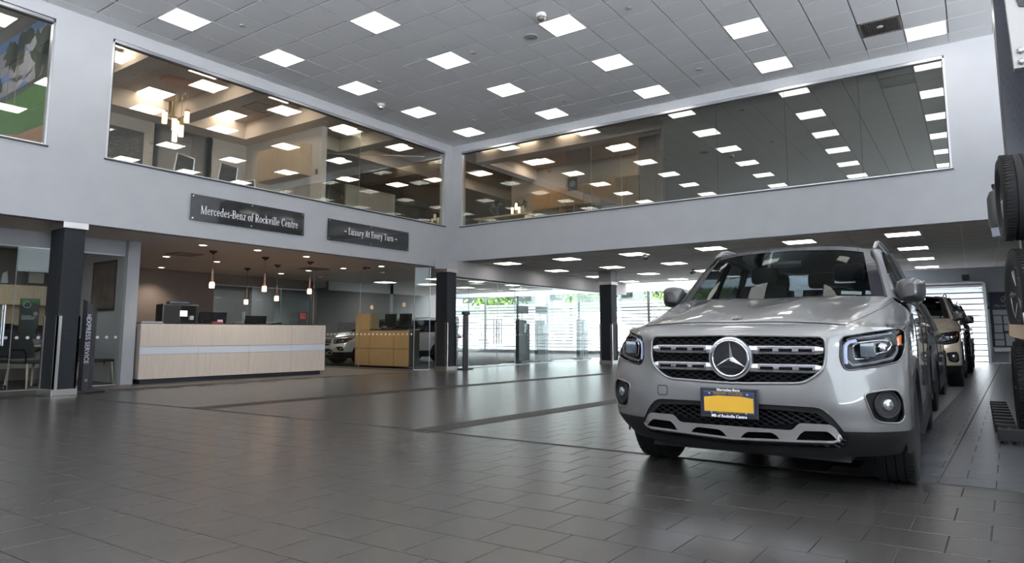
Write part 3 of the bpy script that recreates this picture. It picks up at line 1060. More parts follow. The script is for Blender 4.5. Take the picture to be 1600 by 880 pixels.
def make_car(name, label, kind_cat='car'):
    root = thing(name, label, kind_cat)
    P = lambda n, mb, m, par=None, **k: part(n, mb, m, par or root, local=True, **k)
    # ---- body shell with its openings
    V = SHELL.copy()
    nr, nc = V.shape[:2]
    ins = np.zeros((nr, nc), bool)
    col = np.abs(np.arange(nc) - _mid) / NM
    front = col <= 6.3
    polys = [GRILLE, INTAKE, HEADL, mir(HEADL), FOG, mir(FOG)]
    owner = -np.ones((nr, nc), int)
    for k, pl in enumerate(polys):
        m = inside(pl, V[:, :, 1], V[:, :, 2]) & front[None, :]
        ins |= m
        owner[m] = k
    arch = np.zeros((nr, nc), bool)
    for a in AX:
        arch |= ((V[:, :, 0] - a) ** 2 + (V[:, :, 2] - WZ) ** 2 < .395 ** 2) & (np.abs(V[:, :, 1]) > .6) & (col > 5)[None, :]
    allin = ins | arch
    faces = []
    snap = {}
    for i in range(nr - 1):
        for j in range(nc - 1):
            q = [(i, j), (i, j + 1), (i + 1, j + 1), (i + 1, j)]
            s = [allin[t] for t in q]
            if all(s) or (sum(s) >= 3 and any(arch[t] for t in q)):
                continue
            for t, w in zip(q, s):
                if w:
                    snap[t] = 1
            faces.append(tuple(t[0] * nc + t[1] for t in q))
    for t in snap:
        p = V[t]
        if arch[t] and not ins[t]:
            a = min(AX, key=lambda a: abs(a - p[0]))
            d = np.array([p[0] - a, p[2] - WZ])
            d = d / max(1e-6, np.linalg.norm(d)) * .395
            V[t] = (a + d[0], p[1], WZ + d[1])
        else:
            q = nearest_on(polys[owner[t]], p[1:])
            V[t] = onshell(q[0], q[1])
    flat = V.reshape(-1, 3)
    low = {f for f in faces if max(flat[i][2] for i in f) < .40}
    for nm, fs, m in (('body_shell', [f for f in faces if f not in low], PAINT), ('lower_cladding', list(low), CLAD)):
        used = sorted({i for f in fs for i in f})
        ix = {u: k for k, u in enumerate(used)}
        mb = MB()
        mb.v = [tuple(flat[u]) for u in used]
        mb.f = [tuple(ix[i] for i in f) for f in fs]
        P(nm, mb, m, smooth='all')
    # ---- bonnet
    hoodc = [
        [(.12, 0, 1.0), (.165, 0, 1.035), (.45, 0, 1.103), (.80, 0, 1.16), (1.07, 0, 1.205)],
        [(.13, .25, 1.0), (.175, .25, 1.038), (.46, .27, 1.116), (.82, .31, 1.188), (1.11, .31, 1.216)],
        [(.14, .46, .997), (.19, .465, 1.024), (.46, .49, 1.080), (.85, .53, 1.148), (1.20, .55, 1.212)],
        [(.165, .59, .99), (.235, .60, 1.012), (.52, .64, 1.068), (.93, .70, 1.142), (1.36, .765, 1.207)],
        [(.25, .70, .985), (.33, .71, .998), (.60, .745, 1.035), (1.0, .785, 1.10), (1.41, .805, 1.178)],
        [(.40, .82, .98), (.47, .822, .987), (.72, .838, 1.010), (1.06, .85, 1.055), (1.43, .858, 1.135)],
        [(.56, .885, .967), (.63, .888, .976), (.80, .893, 1.0), (1.10, .897, 1.03), (1.43, .897, 1.085)]]
    h = np.array(hoodc).swapaxes(0, 1)
    hn = np.concatenate([h[:, :0:-1] * np.array([1, -1, 1]), h], 1)
    HD = cr(hn, 9, 9)
    hood = P('bonnet', MB().grid(HD.tolist()), PAINT, smooth='all')
    c0 = HD.shape[1] // 2
    gap = [tuple(np.array(HD[4, j]) + np.array([-.002, 0, .001])) for j in range(c0 - 29, c0 + 30)]
    P('bonnet_gap', MB().tube(gap, .0035, 5), BLACKP, hood)
    for sgn in (1, -1):
        sl = []
        for i in range(4, 37):
            q = 29 + 6 * (i - 4) / 40
            a_, b_ = HD[i, c0 + sgn * int(q)], HD[i, c0 + sgn * (int(q) + 1)]
            sl.append(tuple(a_ + (b_ - a_) * (q - int(q)) + np.array([0, 0, .0005])))
        P('bonnet_side_gap', MB().tube(sl, .002, 5), BLACKP, hood)
    # little badge on the nose of the bonnet
    bd = MB().lathe([(.034, 0), (.036, .005), (.032, .008), (.030, .005), (.0001, .005)], 20, Matrix.Translation((.185, .0, 1.0385)) @ Matrix.Rotation(R(-18), 4, 'Y'))
    badge = P('bonnet_badge', bd, GLOSSB, smooth=True, label='small round badge with a ring on the bonnet')
    ring = [Matrix.Translation((.185, 0, 1.0385)) @ Matrix.Rotation(R(-18), 4, 'Y') @ Vector((.028 * math.cos(t), .028 * math.sin(t), .005)) for t in np.linspace(0, 2 * math.pi, 25)]
    P('badge_ring', MB().tube(ring, .003, 6), CHROME, badge)
    mb = MB()
    for a in (0, 120, 240):
        v = Matrix.Translation((.185, 0, 1.0385)) @ Matrix.Rotation(R(-18), 4, 'Y') @ Vector((.025 * math.cos(R(a)), .025 * math.sin(R(a)), .006))
        mb.tube([(.185 - .002, 0, 1.045), v], [.004, .001], 5)
    P('badge_star', mb, CHROME, badge)
    # ---- windscreen, roof, glass
    ws = [[(1.06, 0, 1.205), (1.09, .25, 1.21), (1.18, .50, 1.21), (1.345, .750, 1.203)],
          [(1.32, 0, 1.385), (1.345, .235, 1.385), (1.42, .47, 1.378), (1.555, .712, 1.355)],
          [(1.58, 0, 1.545), (1.60, .225, 1.54), (1.66, .45, 1.53), (1.765, .672, 1.50)],
          [(1.82, 0, 1.665), (1.835, .215, 1.66), (1.88, .43, 1.65), (1.955, .632, 1.622)]]
    w = np.array(ws)
    WS = cr(np.concatenate([w[:, :0:-1] * np.array([1, -1, 1]), w], 1), 6, 6)
    wsc = P('windscreen', MB().grid(WS.tolist()), CARGLASS, smooth='all')
    bd = MB()
    up = np.array([-.003, 0, .004])
    for k in range(2):
        n0 = WS.shape[0]
        e = [[tuple(WS[i, (j if k == 0 else -1 - j)] + up) for j in (0, 1, 2)] for i in range(n0)]
        bd.grid(e)
    bd.grid([[tuple(WS[-1 - i, j] + up) for j in range(WS.shape[1])] for i in (0, 1, 2)])
    P('dark_border', bd, GLOSSB, wsc, smooth='all')
    for (ya, yb, ta, tb, nm) in ((-.475, -.60, .05, .10, 'inspection_sticker'), (-.625, -.685, .055, .115, 'registration_sticker')):
        def at(y, t):
            i = t * (WS.shape[0] - 1)
            r0 = WS[int(i)] + (WS[int(i) + 1] - WS[int(i)]) * (i - int(i))
            j = np.argmin(np.abs(r0[:, 1] - y))
            return tuple(r0[j] * 1.0 + np.array([.004, y - r0[j, 1], -.006]))
        st = P(nm, MB().grid([[at(ya, tb), at(yb, tb)], [at(ya, ta), at(yb, ta)]]), mat('paper_white', (.95, .95, .93), .7), wsc, label='white paper sticker inside the windscreen')
    roofc = [
        [(1.82, 0, 1.667), (1.835, .205, 1.662), (1.88, .43, 1.652), (1.955, .632, 1.624)],
        [(2.30, 0, 1.702), (2.30, .21, 1.699), (2.31, .43, 1.688), (2.33, .638, 1.655)],
        [(3.0, 0, 1.708), (3.0, .21, 1.705), (3.0, .43, 1.695), (3.0, .638, 1.662)],
        [(3.7, 0, 1.692), (3.7, .21, 1.689), (3.7, .43, 1.68), (3.7, .625, 1.648)],
        [(4.33, 0, 1.650), (4.33, .20, 1.647), (4.32, .40, 1.638), (4.28, .56, 1.605)]]
    r = np.array(roofc)
    RF = cr(np.concatenate([r[:, :0:-1] * np.array([1, -1, 1]), r], 1), 6, 5)
    P('roof_panel', MB().grid(RF.tolist()), GLOSSB, smooth='all', label='glossy black glass roof panel')
    for s in (1, -1):
        m3 = np.array([1, s, 1])
        # pillar and roof side
        ap = np.array([[(1.345, .750, 1.203), (1.41, .80, 1.202), (1.49, .83, 1.182)],
                       [(1.555, .712, 1.355), (1.60, .75, 1.35), (1.66, .768, 1.335)],
                       [(1.765, .672, 1.50), (1.80, .705, 1.498), (1.86, .722, 1.48)],
                       [(1.955, .632, 1.622), (2.00, .664, 1.624), (2.06, .690, 1.608)],
                       [(2.33, .638, 1.656), (2.36, .672, 1.650), (2.40, .697, 1.630)],
                       [(3.0, .638, 1.663), (3.0, .674, 1.656), (3.0, .698, 1.634)],
                       [(3.7, .625, 1.649), (3.7, .660, 1.642), (3.7, .688, 1.622)],
                       [(4.28, .56, 1.605), (4.29, .60, 1.60), (4.28, .62, 1.585)]])
        P('roof_pillar', MB().grid(cr(ap * m3, 6, 4).tolist()), PAINT, smooth='all')
        edge = [tuple(np.array(p[0]) * m3 + np.array([-.004, 0, .003])) for p in cr(ap, 6, 4)[:25]]
        P('windscreen_seal', MB().tube(edge, .010, 6), BLACKP)
        sg = np.array([[(1.49, .83, 1.18), (2.2, .846, 1.175), (3.0, .846, 1.18), (3.8, .83, 1.19), (4.33, .77, 1.2)],
                       [(1.80, .752, 1.40), (2.3, .785, 1.41), (3.0, .778, 1.415), (3.8, .76, 1.41), (4.33, .70, 1.40)],
                       [(2.06, .691, 1.609), (2.4, .697, 1.630), (3.0, .698, 1.634), (3.7, .688, 1.622), (4.28, .62, 1.585)]])
        SG = cr(sg * m3, 6, 8)
        gl = P('side_glass', MB().grid(SG.tolist()), DARKGLASS, smooth='all')
        for cidx in (11, 19, 28):
            lo, hi = SG[0, cidx], SG[-1, cidx]
            pil = [tuple(SG[i, cidx] + np.array([0, .004 * s, 0])) for i in range(SG.shape[0])]
            P('door_pillar', MB().tube(pil, .035, 6), BLACKP, gl)
        P('chrome_strip', MB().tube([tuple(SG[0, j] + np.array([0, .012 * s, 0])) for j in range(SG.shape[1])], .010, 6), CHROME, gl)
        top = V[-1, (_mid + s * 9 * NM):(_mid + s * 14 * NM + s):s]
        gb = np.array([SG[0, int(round(k * (SG.shape[1] - 1) / (len(top) - 1)))] for k in range(len(top))])
        P('shoulder', MB().grid([top.tolist(), (top * .5 + gb * .5 + np.array([0, .012 * s, .012])).tolist(), gb.tolist()]), PAINT, smooth='all')
        # door seams and handles
        for xs_ in (1.50, 2.62, 3.62):
            cidx = int(np.argmin(np.abs(V[6, _mid:, 0] - xs_))) * s + _mid
            P('door_gap', MB().tube([tuple(V[i, cidx] + np.array([0, .001 * s, 0])) for i in range(14, nr)], .004, 5), BLACKP)
        for xs_ in (2.35, 3.35):
            P('door_handle', MB().bbox(xs_, xs_ + .2, s * .915, s * .955, 1.0, 1.03, .012), PAINT, smooth=True)
        # roof rail
        rl = [(1.99, .645, 1.630), (2.07, .645, 1.662), (2.20, .645, 1.702), (2.36, .646, 1.726), (2.6, .648, 1.733), (3.2, .648, 1.735), (3.75, .636, 1.72), (4.02, .62, 1.685), (4.12, .61, 1.635)]
        P('roof_rail', MB().tube([(x, y * s, z) for x, y, z in rl], [.012, .016, .017, .017, .016, .016, .016, .016, .012], 8), SATIN, smooth=True, label='silver roof rail')
        # wing mirror
        mc = np.array([1.57, .895 * s, 1.262])
        mbm = MB()
        prof = [(-.115, .35, .5), (-.09, .72, .8), (-.05, .95, .97), (0, 1, 1), (.045, .97, .98), (.07, .9, .93)]
        rings = []
        for dx, ky, kz in prof:
            rg = []
            for t in np.linspace(0, 2 * math.pi, 25)[:-1]:
                cx, sz = math.cos(t), math.sin(t)
                yy = math.copysign(abs(cx) ** .6, cx) * .098 * ky
                zz = math.copysign(abs(sz) ** .6, sz) * .092 * kz
                rg.append((mc[0] + dx, mc[1] + yy, mc[2] + zz - (.02 if cx * s < 0 else 0) * abs(cx)))
            rings.append(rg)
        mirr = P('wing_mirror', mbm.loft(rings), mat('mirror_cap', (.03, .03, .032), .4, 0.3, coat=.6), smooth=True, label='dark grey wing mirror')
        P('mirror_glass', MB().bbox(mc[0] + .068, mc[0] + .074, mc[1] - .088, mc[1] + .088, mc[2] - .075, mc[2] + .072, .003), mat('mirror_silver', (.8, .82, .85), .03, 1.0), mirr)
        P('mirror_foot', MB().tube([(1.57, .79 * s, 1.175), (1.57, .86 * s, 1.19), (1.57, .90 * s, 1.21)], [.035, .03, .03], 8), BLACKP, mirr)
        # wheel arch trim
        for k, a in enumerate(AX):
            L = []
            for t in np.linspace(R(-14), R(194), 40):
                x, z = a + math.cos(t), WZ + math.sin(t)
                def yy(q):
                    return .925 - max(0, .72 - q) * .16 - max(0, q - 4.1) * .2
                x0, z0, x1, z1 = a + .375 * math.cos(t), WZ + .375 * math.sin(t), a + .452 * math.cos(t), WZ + .452 * math.sin(t)
                L.append([(x0, s * (yy(x0) - .10), z0), (x0, s * (yy(x0) + .004), z0), (x1 - .01 * math.cos(t), s * (yy(x1) + .006), z1 - .01 * math.sin(t)), (x1, s * (yy(x1) - .014), z1)])
            P('arch_trim', MB().loft(L, False, False), CLAD, smooth=True)
            L = [[(a + .375 * math.cos(t), s * y, WZ + .375 * math.sin(t)) for y in (.55, .86)] for t in np.linspace(R(-10), R(190), 24)]
            P('wheel_liner', MB().grid(L), BLACKP)
        P('sill_trim', MB().bbox(1.33, 3.36, s * .80, s * .925, .20, .40, .03), CLAD)
    # rear
    rw = np.array([[(4.33, 0, 1.648), (4.33, .20, 1.645), (4.32, .40, 1.636), (4.28, .60, 1.59)],
                   [(4.47, 0, 1.42), (4.47, .23, 1.42), (4.46, .46, 1.41), (4.38, .68, 1.39)],
                   [(4.55, 0, 1.27), (4.55, .25, 1.27), (4.53, .50, 1.265), (4.40, .74, 1.25)]])
    RW = cr(np.concatenate([rw[:, :0:-1] * np.array([1, -1, 1]), rw], 1), 5, 5)
    P('rear_window', MB().grid(RW.tolist()), DARKGLASS, smooth='all')
    hb = np.array([[(4.55, 0, 1.27), (4.55, .25, 1.27), (4.53, .50, 1.265), (4.40, .74, 1.25)],
                   [(4.60, 0, 1.14), (4.595, .3, 1.14), (4.57, .55, 1.145), (4.43, .82, 1.14)]])
    HB = cr(np.concatenate([hb[:, :0:-1] * np.array([1, -1, 1]), hb], 1), 4, 5)
    P('tailgate', MB().grid(HB.tolist()), PAINT, smooth='all')
    for s in (1, -1):
        P('tail_lamp', MB().bbox(4.40, 4.61, s * .60, s * .86, .93, 1.10, .03), REDL)
    # ---- grille
    P('grille_wall', rim_wall(GRILLE, .07), BLACKP)
    gr = P('grille_back', flat_patch(GRILLE, .105), mat('grille_dark', (.004, .004, .005), .7, spec=.05))
    P('grille_frame', outline_tube(GRILLE, .002, .009), PAINT, smooth='all')
    for nm, poly, dep, pz, py, rad in (('grille_mesh', GRILLE, .038, .030, .058, .003), ('intake_mesh', INTAKE, .05, .030, .058, .003)):
        mb = MB()
        for sg_ in (1, -1):
            for k in range(-70, 80):
                pts = []
                for q in np.arange(-.62, .621, .02):
                    z = .2 + sg_ * (q) * (pz / py) * 1.0 + k * pz
                    if inside(poly, np.array([q]), np.array([z]))[0] and z > .3:
                        pts.append((max(sx(q, z), 0) * .6 + dep, q, z))
                    else:
                        if len(pts) > 1:
                            mb.tube(pts, rad, 3, False)
                        pts = []
                if len(pts) > 1:
                    mb.tube(pts, rad, 3, False)
        P(nm, mb, mat('mesh_plastic', (.007, .007, .008), .4, spec=.25))
    for zc in (.848, .742):
        for s in (1, -1):
            L = []
            for y in np.linspace(.09, .513, 12):
                e = min(1, (.525 - y) / .03) ** .5
                hh = .0285 * e
                x = sx(y, zc)
                L.append([(x + .03, s * y, zc - hh), (x + .004, s * y, zc - hh * .8), (x - .004, s * y, zc), (x + .004, s * y, zc + hh * .8), (x + .03, s * y, zc + hh)])
            sl = P('grille_bar', MB().loft(L), SATIN, smooth=True, label='silver grille bar with chrome inlay')
            L = []
            ys = np.linspace(.155, .47, 14)
            for y in ys:
                x = sx(y, zc) - .0055
                L.append([(x + .01, s * y, zc - .021), (x, s * y, zc - .019), (x - .002, s * y, zc), (x, s * y, zc + .019), (x + .01, s * y, zc + .021)])
            P('chrome_inlay', MB().loft(L), CHROME, sl, smooth=True)
            for yc in (.205, .312, .42):
                b = []
                for y in np.linspace(yc - .036, yc + .036, 4):
                    x = sx(y, zc) - .0115
                    b.append([(x + .008, s * y, zc - .0095), (x, s * y, zc - .0085), (x, s * y, zc + .0085), (x + .008, s * y, zc + .0095)])
                P('slot', MB().loft(b), MATS['grille_dark'], sl)
    # star emblem
    sc_, sz_ = .004, .795
    RX = Matrix.Translation((sx(0, sz_) - .012, sc_, sz_)) @ Matrix.Rotation(R(-90), 4, 'Y')
    em = P('star_emblem', MB().lathe([(.132, -.03), (.132, -.006), (.128, .004), (.118, .006), (.114, .0), (.1, -.004), (.0001, -.004)], 48, RX), SATIN, smooth=True, label='round three-pointed star emblem')
    P('emblem_disc', MB().lathe([(.103, -.004), (.103, -.001), (.06, .0005), (.0001, .001)], 40, RX), GLOSSB, em, smooth=True)
    P('emblem_ring', MB().tube([RX @ Vector((.108 * math.cos(t), .108 * math.sin(t), .006)) for t in np.linspace(0, 2 * math.pi, 49)], .008, 8), CHROME, em, smooth='all')
    st = MB()
    pts = []
    for k in range(6):
        a = R(60 * k)
        r_ = .104 if k % 2 == 0 else .019
        pts.append(RX @ Vector((r_ * math.cos(a), r_ * math.sin(a), .006 if k % 2 == 0 else .004)))
    ctr = RX @ Vector((0, 0, .020))
    st.add(pts + [ctr], [(i, (i + 1) % 6, 6) for i in range(6)])
    P('emblem_star', st, CHROME, em)
    # ---- head lamps
    for s in (1, -1):
        poly = HEADL if s > 0 else mir(HEADL)
        f = lambda y, z, o=0.0: tuple(np.array(onshell(y, z, o)) * np.array([1, s, 1]))
        lp = P('head_lamp', rings_patch(poly, -.055, .03, 4), LAMPDARK, smooth='all', label='head lamp with clear cover')
        P('lamp_wall', rim_wall(poly, .05), GLOSSB, lp)
        P('lamp_rim', outline_tube(poly, .001, .005), GLOSSB, lp, smooth='all')
        rim = [(.632, .905), (.66, .918), (.76, .94), (.845, .955), (.855, .93)]
        P('upper_bezel', MB().tube([f(y, z, -.022) for y, z in rim], .012, 6), mat('lamp_bezel', (.07, .07, .08), .25, .6), lp, smooth=True)
        lowb = [(.632, .79), (.655, .765), (.76, .782), (.85, .805), (.872, .84), (.876, .87)]
        P('lower_bezel', MB().tube([f(y, z, -.022) for y, z in lowb], .013, 6), MATS['lamp_bezel'], lp, smooth=True)
        P('daytime_light', MB().tube([f(.680, .905, -.018), f(.645, .897, -.018), f(.628, .875, -.018), f(.624, .83, -.018), f(.626, .775, -.018)], .0125, 7), DRL, lp, smooth=True)
        proj = rounded([(.668, .80), (.665, .875), (.69, .895), (.80, .915), (.845, .905), (.85, .88), (.825, .845), (.78, .835), (.765, .81)], .012)
        P('lens_surround', MB().tube([f(y, z, -.020) for y, z in proj + [proj[0]]], .0045, 6), CHROME, lp)
        P('projector_lens', MB().bbox(*sorted((f(.70, .85)[0] + .01, f(.70, .85)[0] + .07)), *sorted((s * .685, s * .765)), .808, .892, .012), mat('projector_glass', (.10, .12, .14), .05, 0.3, coat=1.0), lp, smooth=True)
        c = f(.81, .872, -.035)
        P('reflector_bowl', MB().lathe([(.034, .0), (.030, .012), (.02, .02), (.0001, .024)], 16, Matrix.Translation((c[0], c[1], c[2])) @ Matrix.Rotation(R(-90), 4, 'Y')), mat('reflector', (.42, .42, .44), .18, 1.0), lp, smooth=True)
        P('side_marker', rings_patch(rounded([(.868 * s, .93), (.888 * s, .945), (.889 * s, .885), (.872 * s, .875)][::s], .008), -.012, .02, 2), AMBER, lp)
        P('lamp_cover', rings_patch(poly, .0015, .03, 4), LENS, lp, smooth='all')
        # fog lamp
        poly = FOG if s > 0 else mir(FOG)
        fg = P('fog_lamp', rings_patch(poly, -.03, .025, 4), mat('fog_plastic', (.007, .007, .008), .55, spec=.2), smooth='all', label='round fog lamp in a black pocket')
        P('pocket_wall', rim_wall(poly, .035), PAINT, fg)
        P('pocket_rim', outline_tube(poly, .0, .006), PAINT, fg, smooth='all')
        c = np.array(f(.815, .545, -.015))
        n = np.array([-1, .75 * s, 0]) / 1.25
        Mx = Matrix.Translation(c) @ Vector(n).to_track_quat('Z', 'Y').to_matrix().to_4x4()
        P('bezel_ring', MB().tube([Mx @ Vector((.072 * math.cos(t), .072 * math.sin(t), 0)) for t in np.linspace(0, 2 * math.pi, 33)], .007, 6), BLACKP, fg, smooth='all')
        P('lamp_bowl', MB().lathe([(.068, 0), (.045, -.012), (.036, -.002), (.0001, -.002)], 24, Mx), BLACKP, fg, smooth=True)
        P('fog_lens', MB().lathe([(.034, 0), (.030, .012), (.018, .02), (.0001, .022)], 20, Mx), mat('fog_lens', (.40, .42, .44), .15, .8), fg, smooth=True)
    # ---- lower intake and skid bar
    P('intake_wall', rim_wall(INTAKE, .08), BLACKP)
    P('intake_back', flat_patch(INTAKE, .135), MATS['grille_dark'])
    lip = full([(0, .531)] + [(.2, .531), (.40, .529), (.487, .524), (.53, .485), (.50, .492), (.40, .497), (.2, .50)] + [(0, .50)])
    P('intake_lip', rings_patch(lip, -.012, .05, 2), CLAD)
    for s in (1, -1):
        side = [(s * .45, .50), (s * .50, .515), (s * .56, .45), (s * .606, .37), (s * .598, .30), (s * .56, .30), (s * .57, .40), (s * .53, .445)][::s]
        P('intake_corner', rings_patch(side, -.012, .04, 2, centre=(s * .57, .40)), CLAD)
    def zt(y):
        return float(np.interp(abs(y), [0, .315, .335, .365, .385, .53, .555, .588], [.392, .392, .397, .430, .436, .436, .420, .364]))

    def zb(y):
        return float(np.interp(abs(y), [0, .54, .57, .588], [.304, .326, .336, .362]))

    def slot_top(y):
        for yc, hl, ht in ((.152, .105, .036), (.455, .098, .05)):
            d = abs(abs(y) - yc)
            if d < hl:
                return ht * min(1, (hl - d) / .04) ** .5
        return 0
    bm = bmesh.new()
    ysk = np.linspace(-.588, .588, 119)
    for rows in (lambda y: [zb(y), zb(y) * .6 + zsb(y) * .4, zsb(y)], lambda y: [zsb(y) + slot_top(y), zsb(y) * .35 + slot_top(y) * .35 + zt(y) * .65, zt(y)]):
        zsb = lambda y: zb(y) + (.022 if abs(y) < .575 else .0)
        cols = []
        for y in ysk:
            x = min(sx(abs(y), .40), .09)
            cols.append([bm.verts.new((x - .026 + (.014 if k == 0 and rows(y)[0] < zb(y) + .001 else 0), y, z)) for k, z in enumerate(rows(y))])
        for a_, b_ in zip(cols[:-1], cols[1:]):
            for k in range(2):
                bm.faces.new((a_[k], b_[k], b_[k + 1], a_[k + 1]))
    bmesh.ops.remove_doubles(bm, verts=bm.verts[:], dist=.0006)
    res = bmesh.ops.extrude_face_region(bm, geom=bm.faces[:])
    for v in [g for g in res['geom'] if isinstance(g, bmesh.types.BMVert)]:
        v.co.x += .035
    P('skid_backing', rings_patch(CHR, -.004, .04, 3), MATS['grille_dark'])
    P('skid_bar', MB().addbm(bm), mat('skid_chrome', (.72, .71, .70), .12, 1.0), smooth=True, label='chrome skid bar with four slots')
    P('front_tray', MB().loft([[(.055 + .1 * abs(y / .6) ** 2, y, .312), (.16, y, .312), (.60, y, .25), (.60, y, .225), (.16 + .1 * abs(y / .6) ** 2, y, .235)] for y in np.linspace(-.62, .62, 13)]), BLACKP)
    # tow cover
    P('tow_cover', outline_tube(rounded([(.41, .555), (.41, .615), (.475, .615), (.475, .555)], .015), .0, .0025), BLACKP)
    # ---- number plate
    px = -.032
    pl = P('number_plate', MB().bbox(px, px + .012, -.160, .184, .440, .620, .008), mat('plate_frame', (.012, .014, .022), .35), label='yellow number plate in a black frame')
    P('plate_face', MB().bbox(px - .003, px + .002, -.138, .163, .466, .598, .004), mat('plate_navy', (.02, .03, .08), .4), pl)
    P('plate_panel', MB().prism([(px - .005, .158, .478), (px - .005, -.133, .478), (px - .005, -.133, .562), (px - .005, -.06, .572), (px - .005, .08, .572), (px - .005, .158, .562)],
                                 [(px, .158, .478), (px, -.133, .478), (px, -.133, .562), (px, -.06, .572), (px, .08, .572), (px, .158, .562)]), mat('plate_gold', (.50, .28, .018), .5), pl)
    TM = lambda y, z, o_=.0055: frame_mat((px - o_, y, z), (0, -1, 0), (0, 0, 1))
    WT = mat('letter_white', (.8, .82, .85), .5)
    text_mesh('Mercedes-Benz', .021, TM(.012, .607, .0012), WT, 'plate_lettering', pl, 1.05, .0004, .0004)
    text_mesh('MB of Rockville Centre', .024, TM(.012, .452, .0012), WT, 'plate_lettering', pl, .92, .0004, .0006)
    text_mesh('NEW YORK', .028, TM(.012, .586), mat('plate_dim_gold', (.20, .12, .02)), 'plate_lettering', pl, 1.2, .0004, .0008)
    text_mesh('EMPIRE STATE', .017, TM(.012, .473), MATS['plate_dim_gold'], 'plate_lettering', pl, 1.3, .0004, .0003)
    for y, z in ((.125, .584), (-.10, .584), (.115, .472), (-.09, .472)):
        P('plate_screw', MB().lathe([(.0065, 0), (.005, .003), (.0001, .004)], 10, Matrix.Translation((px - .005, y, z)) @ Matrix.Rotation(R(-90), 4, 'Y')), STEEL, pl)
    # ---- cabin
    P('cabin_floor', MB().box(.55, 4.45, -.80, .80, .30, .92), CABIN)
    P('under_tray', MB().box(.25, 4.5, -.60, .60, .20, .32), BLACKP)
    P('dashboard', MB().bbox(1.16, 1.80, -.72, .72, .90, 1.175, .06), CABIN)
    P('steering_wheel', MB().tube([(1.86 + .06 * math.sin(t), -.37 + .185 * math.cos(t), 1.15 + .17 * math.sin(t)) for t in np.linspace(0, 2 * math.pi, 25)], .016, 6), CABIN, smooth='all')
    for x, ys in ((2.45, (-.37, .37)), (3.35, (-.45, .0, .45))):
        for y in ys:
            wd = .26 if x < 3 else .21
            st = P('seat', MB().prism([(x, y - wd, .9), (x + .16, y - wd, .9), (x + .16, y + wd, .9), (x, y + wd, .9)], [(x + .13, y - wd * .8, 1.40), (x + .25, y - wd * .8, 1.40), (x + .25, y + wd * .8, 1.40), (x + .13, y + wd * .8, 1.40)]), SEATM)
            P('headrest', MB().bbox(x + .17, x + .27, y - .13, y + .13, 1.42, 1.585, .04), SEATM, st, smooth=True)
    P('interior_mirror', MB().bbox(1.74, 1.77, -.13, .11, 1.49, 1.55, .012), mat('cabin_mirror', (.10, .10, .11), .2, .5), smooth=True)
    # ---- wheels
    tyre = [(.225, -.095), (.25, -.112), (.30, -.119), (.33, -.116), (.345, -.105), (.3515, -.085)]
    groove = []
    for y in (-.05, -.0, .05):
        groove += [(.352, y - .008), (.345, y - .006), (.345, y + .006), (.352, y + .008)]
    prof = tyre + groove + [(a, -b) for a, b in tyre[::-1]]
    tm = MB().lathe([(r_, h_) for r_, h_ in prof], 48, Matrix.Rotation(R(90), 4, 'X'))
    blocks = MB()
    for k in range(56):
        a = 2 * math.pi * k / 56
        for sg_ in (1, -1):
            p = [(.3535 * math.cos(a + d) * 1.0, sg_ * y, .3535 * math.sin(a + d)) for d, y in ((-.02, .06), (.02, .066), (.026, .104), (-.014, .100))]
            p2 = [(q[0] * .985, q[1], q[2] * .985) for q in p]
            blocks.prism(p2, p)
    tmesh = tm.mesh('tyre', RUBBER, smooth=True)
    bmesh_ = blocks.mesh('tread_blocks', RUBBER)
    rimm = MB().lathe([(.232, -.09), (.232, .075), (.222, .085), (.215, .07), (.205, .02), (.20, -.08)], 40, Matrix.Rotation(R(90), 4, 'X'))
    rmesh = rimm.mesh('rim_barrel', RIM, smooth=True)
    sp = MB()
    for k in range(5):
        for d in (-.17, .17):
            a = 2 * math.pi * k / 5 + d
            c, s_ = math.cos(a), math.sin(a)
            a2 = 2 * math.pi * k / 5 + d * 1.35
            c2, s2 = math.cos(a2), math.sin(a2)
            w0, w1 = .017, .013
            q0 = [(.05 * c - w0 * s_, -.058, .05 * s_ + w0 * c), (.05 * c + w0 * s_, -.058, .05 * s_ - w0 * c), (.05 * c + w0 * s_, -.03, .05 * s_ - w0 * c), (.05 * c - w0 * s_, -.03, .05 * s_ + w0 * c)]
            q1 = [(.215 * c2 - w1 * s2, -.078, .215 * s2 + w1 * c2), (.215 * c2 + w1 * s2, -.078, .215 * s2 - w1 * c2), (.215 * c2 + w1 * s2, -.045, .215 * s2 - w1 * c2), (.215 * c2 - w1 * s2, -.045, .215 * s2 + w1 * c2)]
            sp.prism(q0, q1)
    sp.lathe([(.065, .02), (.065, .052), (.055, .062), (.03, .066), (.0001, .066)], 20, Matrix.Rotation(R(90), 4, 'X'))
    smesh = sp.mesh('spokes', RIM)
    dmesh = MB().lathe([(.16, -.01), (.16, .01), (.0001, .01)], 28, Matrix.Rotation(R(90), 4, 'X')).mesh('brake_disc', STEEL)
    for a in AX:
        for s in (1, -1):
            wo = bpy.data.objects.new('wheel', tmesh)
            link(wo, root)
            wo.location = (a, .79 * s, WZ)
            wo.rotation_euler = (0, R(11 if a < 2 else 40), 0 if s < 0 else math.pi)
            for nm, me in (('tread_blocks', bmesh_), ('rim_barrel', rmesh), ('spokes', smesh), ('brake_disc', dmesh)):
                io = instance(nm, me, wo)
                if nm == 'tread_blocks':
                    io['kind'] = 'stuff'
    return root


main_car = make_car('silver_suv', 'silver-grey sport utility car with yellow number plate, front of the line', 'car')
main_car.location = (4.10, 1.235, 0)
main_car.rotation_euler = (0, 0, R(1.3))
